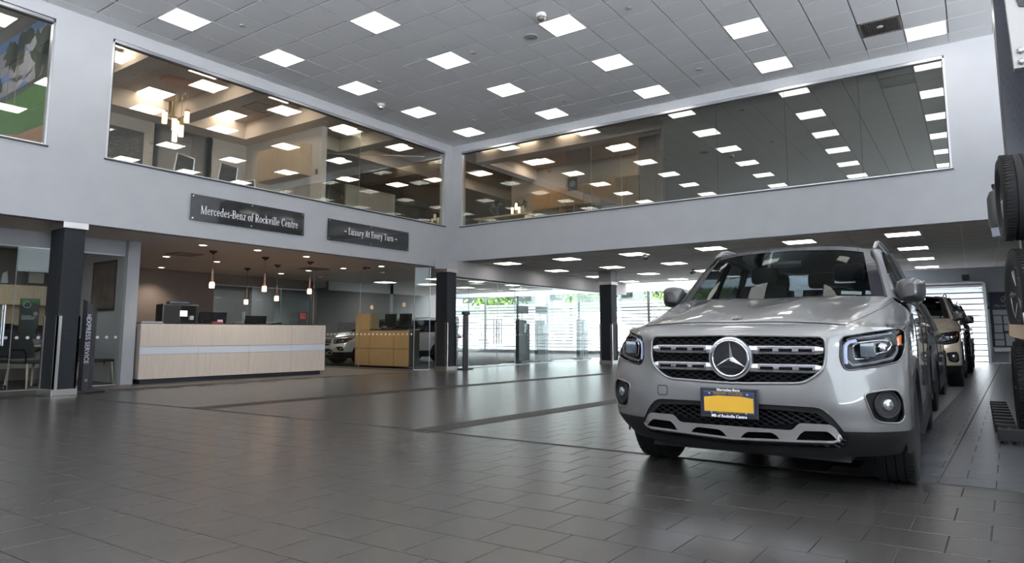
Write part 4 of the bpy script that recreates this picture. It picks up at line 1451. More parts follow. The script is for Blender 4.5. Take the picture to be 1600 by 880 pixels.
# ------------------------------------------------------------------ serif lettering for the wall signs (flat strokes, cap height 0.72)
def _stem(x, y0, y1, w=.10, sb=1, st=1, sw=.075):
    q = [[(x - w / 2, y0), (x + w / 2, y0), (x + w / 2, y1), (x - w / 2, y1)]]
    if sb:
        q.append([(x - w / 2 - sw, y0), (x + w / 2 + sw, y0), (x + w / 2 + sw, y0 + .035), (x - w / 2 - sw, y0 + .035)])
    if st == 1:
        q.append([(x - w / 2 - sw, y1 - .035), (x + w / 2, y1 - .035), (x + w / 2, y1), (x - w / 2 - sw, y1)])
    if st == 2:
        q.append([(x - w / 2 - sw, y1 - .035), (x + w / 2 + sw, y1 - .035), (x + w / 2 + sw, y1), (x - w / 2 - sw, y1)])
    return q


def _arc(cx, cy, rx, ry, a0, a1, w=.095, t=.04):
    n = max(4, int(abs(a1 - a0) / 18))
    o, i = [], []
    for k in range(n + 1):
        a = R(a0 + (a1 - a0) * k / n)
        c, s = math.cos(a), math.sin(a)
        th = t + (w - t) * c * c
        o.append((cx + rx * c, cy + ry * s))
        i.append((cx + (rx - th) * c, cy + (ry - th * .9) * s))
    return [[o[k], o[k + 1], i[k + 1], i[k]] for k in range(n)]


def _bar(x0, x1, y, h=.045):
    return [[(x0, y - h / 2), (x1, y - h / 2), (x1, y + h / 2), (x0, y + h / 2)]]


def _dg(x0, y0, x1, y1, w=.1):
    return [[(x0 - w / 2, y0), (x0 + w / 2, y0), (x1 + w / 2, y1), (x1 - w / 2, y1)]]


def _sf(x, y, w=.2, h=.035):
    return [[(x - w / 2, y), (x + w / 2, y), (x + w / 2, y + h), (x - w / 2, y + h)]]


X_, C_ = .47, .72
GLYPH = {
    'M': (.92, _stem(.12, 0, C_, .05, 1, 1) + _stem(.78, 0, C_, .11, 1, 2) + _dg(.42, 0, .14, C_, .11) + _dg(.44, 0, .76, C_, .05)),
    'e': (.48, _arc(.24, .235, .20, .245, 0, 325) + _bar(.08, .43, .25)),
    'r': (.40, _stem(.13, 0, X_) + _arc(.27, .33, .13, .15, 55, 170, .05, .05) + [[(.27, .36), (.36, .36), (.36, .46), (.27, .46)]]),
    'c': (.44, _arc(.24, .235, .20, .245, 50, 325) + [[(.30, .33), (.39, .33), (.39, .43), (.30, .43)]]),
    'd': (.54, _arc(.25, .235, .20, .245, 60, 300) + _stem(.41, 0, C_ + .02, .095, 0, 1) + _sf(.46, 0, .15)),
    's': (.38, _arc(.19, .345, .135, .13, 20, 270, .08, .05) + _arc(.19, .125, .15, .13, -160, 90, .08, .05)),
    '-': (.34, _bar(.04, .30, .26, .07)),
    'B': (.60, _stem(.14, 0, C_, .11, 1, 1) + _bar(.14, .33, .70, .04) + _bar(.14, .33, .38, .04) + _bar(.14, .33, .02, .04) + _arc(.32, .54, .19, .18, -90, 90) + _arc(.32, .20, .23, .20, -90, 90)),
    'n': (.56, _stem(.13, 0, X_) + _stem(.42, 0, .33, .095, 1, 0) + _arc(.27, .30, .197, .18, 0, 150, .095, .05)),
    'z': (.44, _bar(.05, .39, .45, .045) + _bar(.05, .39, .022, .045) + _dg(.10, .02, .34, .45, .11)),
    'o': (.52, _arc(.26, .235, .22, .245, 0, 360)),
    'f': (.34, _stem(.14, 0, .56, .095, 1, 0) + _arc(.27, .56, .175, .17, 60, 180, .09, .05) + _bar(.03, .30, .44, .04)),
    'R': (.64, _stem(.14, 0, C_, .11, 1, 1) + _bar(.14, .34, .70, .04) + _bar(.14, .34, .35, .04) + _arc(.34, .525, .20, .195, -90, 90) + _dg(.55, 0, .32, .35, .11) + _sf(.58, 0, .16)),
    'k': (.54, _stem(.13, 0, C_ + .02) + _dg(.19, .20, .42, .46, .05) + _dg(.44, 0, .25, .27, .105) + _sf(.45, 0, .18) + _sf(.41, .435, .17)),
    'v': (.50, _dg(.25, 0, .11, X_, .105) + _dg(.25, 0, .39, X_, .05) + _sf(.11, .435, .2) + _sf(.39, .435, .16)),
    'i': (.27, _stem(.13, 0, X_) + [[(.08, .58), (.18, .58), (.18, .68), (.08, .68)]]),
    'l': (.27, _stem(.13, 0, C_ + .02)),
    'C': (.64, _arc(.34, .36, .29, .37, 45, 318, .11) + [[(.50, .52), (.57, .52), (.57, .72), (.53, .72)]]),
    't': (.34, _stem(.15, .06, .62, .095, 0, 0) + _bar(.04, .30, .44, .04) + _arc(.24, .10, .137, .11, 180, 320, .095, .045)),
    'L': (.56, _stem(.14, 0, C_, .11, 1, 2) + _bar(.14, .50, .02, .04) + [[(.46, 0), (.52, 0), (.53, .18), (.50, .18)]]),
    'u': (.56, _stem(.12, .16, X_, .095, 0, 1) + _stem(.42, 0, X_, .095, 0, 1) + _sf(.47, 0, .14) + _arc(.27, .17, .197, .18, 180, 330, .095, .05)),
    'x': (.50, _dg(.40, 0, .11, X_, .105) + _dg(.10, 0, .39, X_, .045) + _sf(.11, 0, .17) + _sf(.40, 0, .18) + _sf(.12, .435, .18) + _sf(.39, .435, .16)),
    'y': (.50, _dg(.25, 0, .11, X_, .105) + _dg(.20, -.18, .40, X_, .05) + _sf(.11, .435, .2) + _sf(.40, .435, .16) + [[(.06, -.21), (.22, -.21), (.22, -.13), (.06, -.13)]]),
    'A': (.64, _dg(.52, 0, .32, C_, .11) + _dg(.10, 0, .30, C_, .05) + _bar(.18, .46, .24, .04) + _sf(.10, 0, .18) + _sf(.53, 0, .22)),
    'E': (.58, _stem(.14, 0, C_, .11, 1, 1) + _bar(.14, .50, .70, .04) + _bar(.14, .40, .37, .04) + _bar(.14, .52, .02, .04) + [[(.48, .55), (.52, .55), (.52, .72), (.48, .72)], [(.49, 0), (.53, 0), (.55, .17), (.52, .17)], [(.37, .28), (.41, .28), (.41, .46), (.37, .46)]]),
    'T': (.58, _stem(.29, 0, C_, .11, 1, 0) + _bar(.04, .54, .70, .045) + [[(.03, .54), (.06, .54), (.09, .72), (.03, .72)], [(.52, .54), (.55, .54), (.55, .72), (.49, .72)]]),
    '~': (.62, [[(.08, .20), (.18, .30), (.19, .37), (.06, .24)], [(.18, .30), (.30, .27), (.31, .34), (.19, .37)], [(.30, .27), (.42, .20), (.43, .27), (.31, .34)], [(.42, .20), (.54, .29), (.54, .36), (.43, .27)]]),
    ' ': (.26, [])}


def serif(body, x0, x1, z, y, h, name, material, parent):
    """letters on a wall that faces -Y, from x0 to x1 with cap height h"""
    wtot = sum(GLYPH[c][0] + .03 for c in body)
    sx_ = (x1 - x0) / wtot
    sy = h / C_
    mb, pen = MB(), 0
    for ch in body:
        w, qs = GLYPH[ch]
        for q in qs:
            mb.prism([(x0 + (pen + a) * sx_, y, z + b * sy) for a, b in q], [(x0 + (pen + a) * sx_, y - .006, z + b * sy) for a, b in q])
        pen += w + .03
    return part(name, mb, material, parent)


ACRY = mat('black_acrylic', (.018, .018, .02), .06, coat=.8)
LETW = mat('sign_letter_white', (.82, .82, .84), .4)
for lab, x0, x1, z0, z1, txt, tx0, tx1, tz in (
        ('long glossy black wall sign reading Mercedes-Benz of Rockville Centre', 6.37, 8.85, 2.995, 3.475, 'Mercedes-Benz of Rockville Centre', 6.56, 8.70, 3.13),
        ('shorter glossy black wall sign reading Luxury At Every Turn', 9.48, 12.02, 2.985, 3.46, '~ Luxury At Every Turn ~', 9.93, 11.62, 3.17)):
    s = thing('wall_sign', lab, 'sign', ((x0 + x1) / 2, YA, z0))
    part('panel', MB().bbox(x0, x1, YA - .035, YA - .022, z0, z1, .003), ACRY, s)
    for bx_ in (x0 + .045, (x0 + x1) / 2, x1 - .045):
        for bz in (z0 + .035, z1 - .035):
            part('standoff', MB().lathe([(.011, 0), (.011, .03), (.016, .031), (.016, .040), (.0001, .042)], 12, Matrix.Translation((bx_, YA, bz)) @ Matrix.Rotation(R(90), 4, 'X')), CHROME, s)
    serif(txt, tx0, tx1, tz, YA - .036, .155, 'lettering', LETW, s)

# ------------------------------------------------------------------ reception desk
A0, B0 = Vector((6.285, 12.86)), Vector((10.32, 12.50))
dd = (B0 - A0).normalized()
dn = Vector((-dd.y, dd.x))
PALE = mat('pale_wood_panel', (.52, .45, .385), .45, noise=.07, nscale=5, nstretch=(8, 8, .5))
BAND = mat('desk_band', (.55, .57, .62), .4)


def slab(s0, s1, t0, t1, z0, z1):
    p = [A0 + dd * a + dn * b for a, b in ((s0, t0), (s1, t0), (s1, t1), (s0, t1))]
    return MB().prism([(q.x, q.y, z0) for q in p], [(q.x, q.y, z1) for q in p])


LD = (B0 - A0).length
desk = thing('reception_desk', 'long pale wood reception desk with white band and dark plinth', 'desk', ((A0 + B0) / 2).to_3d())
js = [0, 1.10, 2.18, 3.17, LD]
part('carcass', slab(.01, LD - .01, .02, .78, .10, 1.08), mat('desk_dark', (.03, .028, .027), .6), desk)
for a, b in zip(js[:-1], js[1:]):
    part('lower_panel', slab(a + .002, b - .002, 0, .02, .095, .548), PALE, desk)
    part('white_band', slab(a + .002, b - .002, .004, .02, .553, .695), BAND, desk)
for a, b in ((0, 1.10), (1.10, 2.18), (2.18, 3.17), (3.17, LD)):
    part('upper_panel', slab(a + (.0 if a in (1.10, 2.18) else .002), b - (.0 if b in (1.10, 2.18) else .002), 0, .02, .70, 1.13), PALE, desk)
part('end_panel', slab(LD - .02, LD, .02, .80, .10, 1.13), PALE, desk)
part('end_panel', slab(0, .02, .02, .80, .10, 1.13), PALE, desk)
part('plinth', slab(.06, LD - .08, .06, .70, .003, .10), mat('plinth_blue', (.018, .02, .028), .4), desk)
part('worktop', slab(.02, LD - .02, .02, .82, 1.08, 1.105), BLACKST, desk)
part('ledge', slab(.75, LD - .28, .02, .30, 1.12, 1.145), BLACKST, desk)


def on_desk(s, t):
    q = A0 + dd * s + dn * t
    return q.x, q.y


# things on the desk
SCREEN = mat('monitor_black', (.012, .012, .014), .25)


def monitor(x, y, z, rot, w, h, label, tilt=0.0):
    m = thing('monitor', label, 'monitor', (x, y, z), rot, 'monitors on the reception desk')
    part('foot', MB().bbox(-.12, .12, -.08, .10, 0, .015, .005), SCREEN, m, local=True)
    part('neck', MB().box(-.025, .025, .0, .03, .015, .12), SCREEN, m, local=True)
    part('screen', MB().prism([(-w / 2, -.01, .05), (w / 2, -.01, .05), (w / 2, .02, .05), (-w / 2, .02, .05)], [(-w / 2, .03, .05 + h), (w / 2, .03, .05 + h), (w / 2, .05, .05 + h), (-w / 2, .05, .05 + h)]), SCREEN, m, local=True)
    return m


x, y = on_desk(1.64, .62)
monitor(x, y, 1.107, R(175), .60, .24, 'black monitor tilted back beside the coffee machine on the desk')
x, y = on_desk(2.62, .62)
monitor(x, y, 1.107, R(178), .52, .18, 'low black monitor near the middle of the desk')
cx, cy = on_desk(.92, .58)
cm = thing('coffee_machine', 'black coffee machine with lit display on the reception desk', 'coffee machine', (cx, cy, 1.107), R(-5))
part('body', MB().bbox(-.36, .36, -.12, .22, 0, .43, .02), mat('machine_black', (.015, .014, .014), .3), cm, local=True)
part('front_panel', MB().bbox(-.02, .30, -.128, -.118, .06, .40, .006), mat('machine_gloss', (.01, .01, .01), .1), cm, local=True)
part('display', MB().box(-.02, .12, -.134, -.127, .19, .30), emis('display_glow', (.75, .85, 1.0), 1.6), cm, local=True)
part('spout', MB().box(.17, .24, -.17, -.12, .12, .20), ALU, cm, local=True)
part('bean_hopper', MB().bbox(-.20, .20, -.04, .14, .43, .49, .02), mat('hopper_blue', (.05, .06, .09), .3), cm, local=True)
part('drip_tray', MB().bbox(-.02, .30, -.2, -.1, 0, .03, .005), ALU, cm, local=True)
x, y = on_desk(1.62, .35)
bx_ = thing('card_box', 'small red box with pink card on the desk before the monitor', 'box', (x, y, 1.147), R(-5))
part('box', MB().bbox(-.11, .11, -.05, .05, 0, .045, .005), mat('box_red', (.16, .03, .025), .5), bx_, local=True)
part('card', MB().box(-.01, .10, -.045, -.035, .045, .085), mat('card_pink', (.55, .35, .42), .6), bx_, local=True)
x, y = on_desk(.32, .42)
tr = thing('paper_tray', 'flat grey paper tray at the left end of the desk', 'tray', (x, y, 1.107), R(-5))
part('tray', MB().bbox(-.22, .22, -.14, .14, 0, .05, .01), mat('tray_grey', (.12, .13, .15), .4), tr, local=True)
part('papers', MB().box(-.19, .19, -.11, .11, .05, .075), mat('paper_grey', (.32, .33, .36), .7), tr, local=True)
x, y = on_desk(3.72, .45)
sc = thing('countertop_sign', 'small dark red stand-up sign at the right end of the desk', 'sign', (x, y, 1.107), R(-5))
part('foot', MB().bbox(-.09, .09, -.06, .06, 0, .02, .006), SCREEN, sc, local=True)
part('board', MB().bbox(-.10, .10, -.012, .012, .02, .34, .006), mat('sign_dark', (.03, .022, .022), .4), sc, local=True)
part('picture', MB().box(-.075, .075, -.016, -.011, .18, .31), mat('sign_red', (.20, .035, .03), .5, noise=.6, nscale=30), sc, local=True)
x, y = on_desk(3.05, .50)
ph = thing('desk_phone', 'dark desk telephone between the monitors and the right end', 'telephone', (x, y, 1.107), R(170))
part('base', MB().prism([(-.1, -.1, 0), (.1, -.1, 0), (.1, .1, 0), (-.1, .1, 0)], [(-.1, -.1, .03), (.1, -.1, .03), (.1, .1, .07), (-.1, .1, .07)]), SCREEN, ph, local=True)
part('handset', MB().bbox(-.095, -.045, -.1, .1, .055, .09, .012), SCREEN, ph, local=True)

# pendant lamps over the desk
COPPER = mat('pendant_copper', (.50, .27, .20), .35, .6)
GLOWB = emis('pendant_glow', (1.0, .55, .25), 9.0)
BRZ = mat('pendant_bronze', (.05, .03, .025), .4, .6)
for k, (x, y, zb, lab) in enumerate(((7.83, 13.16, 1.90, 'leftmost slim copper pendant lamp over the desk'), (9.19, 13.30, 1.90, 'slim copper pendant lamp over the desk, second of the front row'), (10.41, 13.25, 1.90, 'rightmost slim copper pendant lamp, past the right end of the desk'),
                                     (10.42, 14.55, 1.77, 'right one of the two rear copper pendant lamps'), (10.47, 15.93, 1.72, 'left one of the two rear copper pendant lamps, lowest of all'))):
    p = thing('pendant_lamp', lab, 'lamp', (x, y, ZLA), 0, 'copper pendant lamps over the reception desk')
    part('ceiling_cup', MB().lathe([(.085, 0), (.08, -.025), (.03, -.06), (.012, -.075), (.0001, -.076)], 16, Matrix.Translation((x, y, ZLA))), BRZ, p, smooth=True)
    part('cord', MB().tube([(x, y, ZLA - .07), (x, y, zb + .40)], .004, 5), BRZ, p)
    part('shade', MB().lathe([(.012, zb + .40), (.018, zb + .33), (.034, zb + .16), (.045, zb + .12)], 14, Matrix.Translation((x, y, 0))), COPPER, p, smooth=True)
    part('glass_bulb', MB().lathe([(.045, zb + .12), (.052, zb + .06), (.048, zb), (.0001, zb - .004)], 14, Matrix.Translation((x, y, 0))), GLOWB, p, smooth=True)

# recessed downlights, vents and small ceiling fittings of the lobby
DLG = emis('downlight_glow', (1.0, .86, .70), 10.0)


def downlight(x, y, z, label, power):
    d = thing('downlight', label, 'light', (x, y, z), 0, 'recessed downlights of the lobby')
    part('trim_ring', MB().lathe([(.095, 0), (.095, -.008), (.07, -.006), (.07, 0)], 20, Matrix.Translation((x, y, z))), CBAR, d)
    part('lens', MB().lathe([(.07, -.003), (.0001, -.0035)], 16, Matrix.Translation((x, y, z))), DLG, d)
    if power:
        L = bpy.data.lights.new('downlight_lamp', 'SPOT')
        L.energy = power
        L.color = (1, .88, .74)
        L.spot_size = R(120)
        L.spot_blend = .8
        L.shadow_soft_size = .06
        o = bpy.data.objects.new('downlight_lamp', L)
        o.location = (0, 0, -.03)
        link(o, d)


DLS = [(7.19, 12.47), (7.81, 15.03), (9.05, 17.64), (9.09, 15.11), (9.65, 12.43), (12.0, 16.59), (11.9, 15.21), (12.0, 13.89), (12.2, 12.65), (8.3, 12.3)]
names = ['left of the first pendant', 'beside the square air vent', 'close to the brown back wall', 'between the vent and the rear pendants', 'near the upper wall over the desk end', 'deepest of the four near the glass wall', 'second deepest of the four near the glass wall', 'third of the four near the glass wall', 'nearest of the four by the glass wall', 'close under the wall between the two signs']
for (x, y), nm in zip(DLS, names):
    downlight(x, y, ZLA, 'round recessed downlight ' + nm, 75)


def vent(x, y, z, sx_, sy, label, n=9, dark=True, par=None):
    v = thing('air_vent', label, 'vent', (x, y, z))
    fr = MB()
    hx, hy = sx_ / 2, sy / 2
    fr.box(x - hx, x + hx, y - hy, y - hy + .03, z - .008, z).box(x - hx, x + hx, y + hy - .03, y + hy, z - .008, z).box(x - hx, x - hx + .03, y - hy, y + hy, z - .008, z).box(x + hx - .03, x + hx, y - hy, y + hy, z - .008, z)
    part('frame', fr, mat('vent_frame', (.30, .29, .28), .5) if dark else CBAR, v)
    part('back', MB().box(x - hx, x + hx, y - hy, y + hy, z + .002, z + .008), DARKFR, v)
    for k in range(n):
        yy = y - hy + .03 + (sy - .06) * (k + .5) / n
        part('slat', MB().prism([(x - hx + .03, yy - .010, z - .004), (x + hx - .03, yy - .010, z - .004), (x + hx - .03, yy - .006, z - .004), (x - hx + .03, yy - .006, z - .004)],
                                [(x - hx + .03, yy + .006, z + .004), (x + hx - .03, yy + .006, z + .004), (x + hx - .03, yy + .010, z + .004), (x - hx + .03, yy + .010, z + .004)]), MATS['vent_frame'] if dark else mat('vent_grey', (.22, .22, .22), .5), v)
    return v


mat('vent_frame', (.14, .12, .11), .6)
vent(7.78, 14.23, ZLA, .6, .6, 'square air vent in the lobby ceiling left of the pendants')
vent(11.6, 14.6, ZLA, .6, .6, 'square air vent in the lobby ceiling near the glass wall')
vent(LX + 11 * TS, LY + TS, ZC, .61, .61, 'dark air return grille beside the last light panel of the high ceiling', 14)


def small(kind, x, y, z, label, prof, m, cat, group):
    o = thing(kind, label, cat, (x, y, z), 0, group)
    part('base', MB().lathe(prof[0], 16, Matrix.Translation((x, y, z))), m[0], o, smooth=True)
    part('cover', MB().lathe(prof[1], 16, Matrix.Translation((x, y, z))), m[1], o, smooth=True)


GREYP = mat('detector_grey', (.32, .32, .32), .5)
PALEP = mat('detector_white', (.6, .58, .55), .5)
for x, y, lab in ((9.27, 4.19, 'nearest to the viewer, top centre'), (6.12, 9.77, 'far left near the golf mural window'), (9.2, 7.27, 'between the two middle light rows'), (9.2, 9.74, 'above the second meeting room panes'), (12.36, 7.2, 'near the back wall, right of centre'), (12.28, 9.66, 'near the inner corner'), (12.33, 4.11, 'near the back window, right side'), (12.31, .99, 'beside the air return grille')):
    small('sprinkler_head', x, y, ZC, 'small grey sprinkler cap in the high ceiling, ' + lab, ([(.055, 0), (.05, -.008)], [(.05, -.008), (.03, -.014), (.0001, -.016)]), (GREYP, GREYP), 'sprinkler', 'sprinkler caps in the high ceiling')
sp = thing('ceiling_speaker', 'round grey loudspeaker grille in the high ceiling', 'speaker', (9.26, 6.04, ZC))
part('bezel', MB().lathe([(.13, 0), (.13, -.008), (.115, -.010), (.115, -.004)], 24, Matrix.Translation((9.26, 6.04, ZC))), GREYP, sp)
part('grille', MB().lathe([(.115, -.006), (.04, -.010), (.038, -.014), (.0001, -.014)], 24, Matrix.Translation((9.26, 6.04, ZC))), mat('speaker_grille', (.2, .2, .2), .6), sp)
for x, y, lab in ((8.66, 5.44, 'cream dome camera on the high ceiling left of a light panel'), (10.18, 10.68, 'cream dome camera on the high ceiling near the left wall')):
    small('dome_camera', x, y, ZC, lab, ([(.085, 0), (.085, -.05), (.07, -.06)], [(.07, -.06), (.06, -.10), (.03, -.12), (.0001, -.125)]), (PALEP, mat('camera_dome', (.10, .09, .08), .1, coat=.5)), 'camera', 'dome cameras on the high ceiling')
for x, y, lab in ((15.05, 6.52, 'dark bullet camera beside a light panel over the cars'), (19.59, 6.92, 'dark bullet camera deeper in the low ceiling')):
    o = thing('bullet_camera', lab, 'camera', (x, y, ZLB))
    part('mount', MB().lathe([(.05, 0), (.05, -.02), (.015, -.03), (.015, -.09), (.0001, -.09)], 12, Matrix.Translation((x, y, ZLB))), DARKFR, o)
    part('body', MB().tube([(x - .12, y + .02, ZLB - .12), (x + .08, y - .02, ZLB - .09)], .04, 10), DARKFR, o)
for x, y, lab in ((12.2, 13.2, 'red fire alarm strobe in the lobby ceiling near the glass wall'),):
    o = thing('alarm_strobe', lab, 'alarm', (x, y, ZLA))
    part('base', MB().box(x - .08, x + .08, y - .06, y + .06, ZLA - .04, ZLA), mat('alarm_red', (.3, .02, .02), .4), o)
    part('strobe', MB().box(x - .04, x + .04, y - .03, y + .03, ZLA - .07, ZLA - .04), PALEP, o)

# ------------------------------------------------------------------ banner stand by the left column
bn = thing('banner_stand', 'slim black banner stand reading express service beside the left column', 'banner', (4.98, 11.88, 0))
BAN = mat('banner_black', (.012, .012, .016), .45)
part('foot', MB().bbox(4.80, 5.22, 11.72, 12.05, 0, .035, .01), BAN, bn)
prof = [(4.855, 11.84), (4.905, 11.80), (4.99, 11.79), (5.065, 11.82), (5.065, 11.87), (4.905, 11.87)]
part('blade', MB().prism([(x, y, .03) for x, y in prof], [(x, y, 1.50 - (x - 4.855) * .75) for x, y in prof]), BAN, bn)
Mx = frame_mat((4.932, 11.788, .84), (0, 0, -1), (1, 0, 0))
text_mesh('EXPRESS SERVICE', .098, Mx, mat('banner_letter', (.55, .57, .62), .5), 'lettering', bn, 1.0, .001)
part('mark_bars', MB().box(4.912, 4.965, 11.788, 11.791, 1.245, 1.255).box(4.912, 4.955, 11.788, 11.791, 1.22, 1.23), MATS['banner_letter'], bn)
part('foot_logo', MB().tube([(4.955 + .016 * math.cos(t), 11.788, .20 + .016 * math.sin(t)) for t in np.linspace(0, 6.283, 17)], .003, 5), MATS['banner_letter'], bn)
bn2 = thing('banner_stand', 'tall thin black banner stand right behind the corner column', 'banner', (13.72, 11.1, 0))
part('foot', MB().bbox(13.55, 13.95, 10.95, 11.20, 0, .03, .01), BAN, bn2)
part('blade', MB().bbox(13.66, 13.86, 11.05, 11.10, .03, 1.42, .02), BAN, bn2)
part('lamp_head', MB().bbox(13.64, 13.9, 11.02, 11.12, 1.42, 1.52, .03), BAN, bn2)

# ------------------------------------------------------------------ left office furniture
of = thing('wall_cabinet', 'light oak wall cabinet with open shelf in the left office', 'cabinet', (5.0, 16.0, 1.2))
part('body', MB().box(2.6, 5.95, 15.72, 16.18, 1.52, 1.92), OAK, of)
for a, b in ((2.6, 3.7), (3.7, 4.85), (4.85, 5.95)):
    part('door', MB().box(a + .005, b - .005, 15.70, 15.72, 1.525, 1.915), OAK, of)
part('back_panel', MB().box(2.6, 5.95, 16.1, 16.18, 1.17, 1.52), OAK, of)
part('shelf', MB().box(2.6, 5.95, 15.72, 16.18, 1.12, 1.17), OAK, of)
part('end_panel', MB().box(5.9, 5.95, 15.72, 16.18, 1.17, 1.52), OAK, of)
fr = thing('certificate', 'dark framed certificate leaning on top of the office cabinet', 'frame', (5.55, 15.8, 1.92))
part('frame', MB().bbox(5.35, 5.78, 15.80, 15.84, 1.92, 2.25, .01), mat('frame_wood', (.03, .018, .012), .4), fr)
part('certificate', MB().box(5.43, 5.70, 15.793, 15.80, 1.98, 2.19), mat('certificate', (.35, .33, .28), .6), fr)
fr = thing('award_trophy', 'small clear award on the office cabinet left of the framed certificate', 'award', (5.05, 15.9, 1.92))
part('base', MB().box(4.98, 5.12, 15.86, 15.94, 1.92, 1.95), SCREEN, fr)
part('plaque', MB().prism([(4.99, 15.88, 1.95), (5.11, 15.88, 1.95), (5.11, 15.92, 1.95), (4.99, 15.92, 1.95)], [(5.01, 15.88, 2.15), (5.09, 15.88, 2.2), (5.09, 15.92, 2.2), (5.01, 15.92, 2.15)]), mat('award_grey', (.35, .37, .38), .15), fr)
po = thing('poster', 'black and green poster with white star mark standing in the office', 'poster', (5.2, 14.9, .74))
part('board', MB().box(5.04, 5.36, 14.95, 14.97, .80, 1.62), mat('poster_black', (.012, .016, .014), .35), po)
part('green_glow', MB().prism([(5.05, 14.947, 1.46), (5.20, 14.947, 1.56), (5.35, 14.947, 1.50), (5.35, 14.947, 1.61), (5.05, 14.947, 1.61)], [(5.05, 14.95, 1.46), (5.20, 14.95, 1.56), (5.35, 14.95, 1.50), (5.35, 14.95, 1.61), (5.05, 14.95, 1.61)]), mat('poster_green', (.04, .14, .05), .4, noise=.6, nscale=8), po)
for c, r_ in (((5.15, 1.50), .06), ((5.30, 1.33), .03)):
    part('round_mark', MB().tube([(c[0] + r_ * math.cos(t), 14.945, c[1] + r_ * math.sin(t)) for t in np.linspace(0, 6.283, 21)], .005, 5), mat('poster_grey', (.5, .52, .5), .4), po)
mb = MB()
for k in range(3):
    a = R(90 + 120 * k)
    mb.tube([(5.30, 14.945, 1.33), (5.30 + .028 * math.cos(a), 14.945, 1.33 + .028 * math.sin(a))], [.005, .001], 5)
part('star_mark', mb, MATS['poster_grey'], po)
mb = MB()
for k, w in enumerate((.16, .24, .22, .2)):
    mb.box(5.07, 5.07 + w, 14.944, 14.948, 1.285 - k * .022, 1.293 - k * .022)
part('text_lines', mb, mat('poster_text', (.45, .47, .45), .5), po)
part('stand', MB().box(5.1, 5.3, 14.97, 15.05, .74, .80), SCREEN, po)
dk = thing('office_desk', 'light oak desk with steel legs in the left office', 'desk', (4.6, 14.6, 0))
part('top', MB().bbox(2.9, 5.75, 14.3, 15.3, .70, .74, .006), OAK, dk)
for x in (3.0, 5.6):
    part('leg', MB().box(x - .03, x + .03, 14.4, 15.2, 0.0, .70), ALU, dk)
part('modesty_panel', MB().box(3.1, 5.5, 14.75, 14.77, .3, .7), mat('panel_beige', (.42, .40, .35), .6), dk)
monitor(4.62, 14.7, .742, R(190), .5, .34, 'black monitor on the oak desk in the left office')
tl = thing('office_telephone', 'black telephone on the oak desk left of the column', 'telephone', (5.2, 14.55, .742), R(160))
part('base', MB().prism([(-.12, -.1, 0), (.12, -.1, 0), (.12, .1, 0), (-.12, .1, 0)], [(-.12, -.1, .03), (.12, -.1, .03), (.12, .1, .10), (-.12, .1, .10)]), SCREEN, tl, local=True)
part('handset', MB().bbox(-.115, -.06, -.11, .11, .08, .12, .012), SCREEN, tl, local=True)


def wood_chair(name, x, y, rot, label, arms, m):
    c = thing(name, label, 'chair', (x, y, 0.003), rot, 'visitor chairs in the left office')
    part('seat', MB().bbox(-.25, .25, -.24, .24, .42, .47, .02), m, c, local=True, smooth=True)
    part('backrest', MB().loft([[(-.24, .20, .50), (.24, .20, .50), (.24, .24, .50), (-.24, .24, .50)], [(-.25, .24, .68), (.25, .24, .68), (.25, .275, .68), (-.25, .275, .68)], [(-.23, .29, .86), (.23, .29, .86), (.23, .315, .86), (-.23, .315, .86)]]), m, c, local=True)
    for sx_, sy in ((-1, -1), (1, -1), (-1, 1), (1, 1)):
        part('leg', MB().tube([(.22 * sx_, .20 * sy, .43), (.25 * sx_, .25 * sy, .0)], [.022, .015], 8), OAK, c, local=True)
    if arms:
        for s in (1, -1):
            part('armrest', MB().tube([(.26 * s, -.2, .44), (.27 * s, -.22, .60), (.27 * s, -.15, .66), (.27 * s, .12, .66), (.26 * s, .22, .62)], .013, 8), SCREEN, c, local=True)
    return c


GREYF = mat('chair_charcoal', (.035, .036, .038), .8)
wood_chair('visitor_chair', 5.86, 13.60, R(82), 'charcoal visitor chair with pale wood legs right of the banner stand', False, GREYF)
wood_chair('visitor_chair', 4.90, 13.86, R(20), 'dark visitor chair with thin arms left of the column', True, GREYF)
oc = thing('swivel_chair', 'dark swivel chair with chrome star base in the left office', 'chair', (4.24, 13.85, 0.003), R(200))
part('seat', MB().bbox(-.25, .25, -.25, .25, .44, .50, .025), GREYF, oc, local=True, smooth=True)
part('backrest', MB().bbox(-.22, .22, .22, .28, .55, 1.0, .03), GREYF, oc, local=True, smooth=True)
part('gas_post', MB().cyl(0, 0, .08, .44, .025, 10), CHROME, oc, local=True)
for k in range(5):
    a = R(72 * k)
    part('base_arm', MB().tube([(0, 0, .10), (.30 * math.cos(a), .30 * math.sin(a), .05)], [.025, .015], 8), CHROME, oc, local=True)
    part('castor', MB().ball((.30 * math.cos(a), .30 * math.sin(a), .027), .027, .027, .027, 8, 6), SCREEN, oc, local=True)
pc = thing('reflection_panel', 'tall framed panel on the office side wall, coloured as a lamp reflection', 'picture', (6.24, 14.3, 1.3))
part('frame', MB().box(6.225, 6.255, 13.80, 14.85, 1.40, 2.40), DARKFR, pc)
part('picture', MB().box(6.219, 6.226, 13.85, 14.80, 1.45, 2.35), mat('reflection_brown', (.09, .065, .05), .3, noise=.7, nscale=4), pc)  # mottled brown stands in for a mirror-like reflection of lamps
troffer(4.6, 14.2, ZLA, 'light panel in the left office, first from the picture edge', 'light panels of the left office')
troffer(2.8, 14.2, ZLA, 'light panel in the left office, outside the picture edge', 'light panels of the left office')

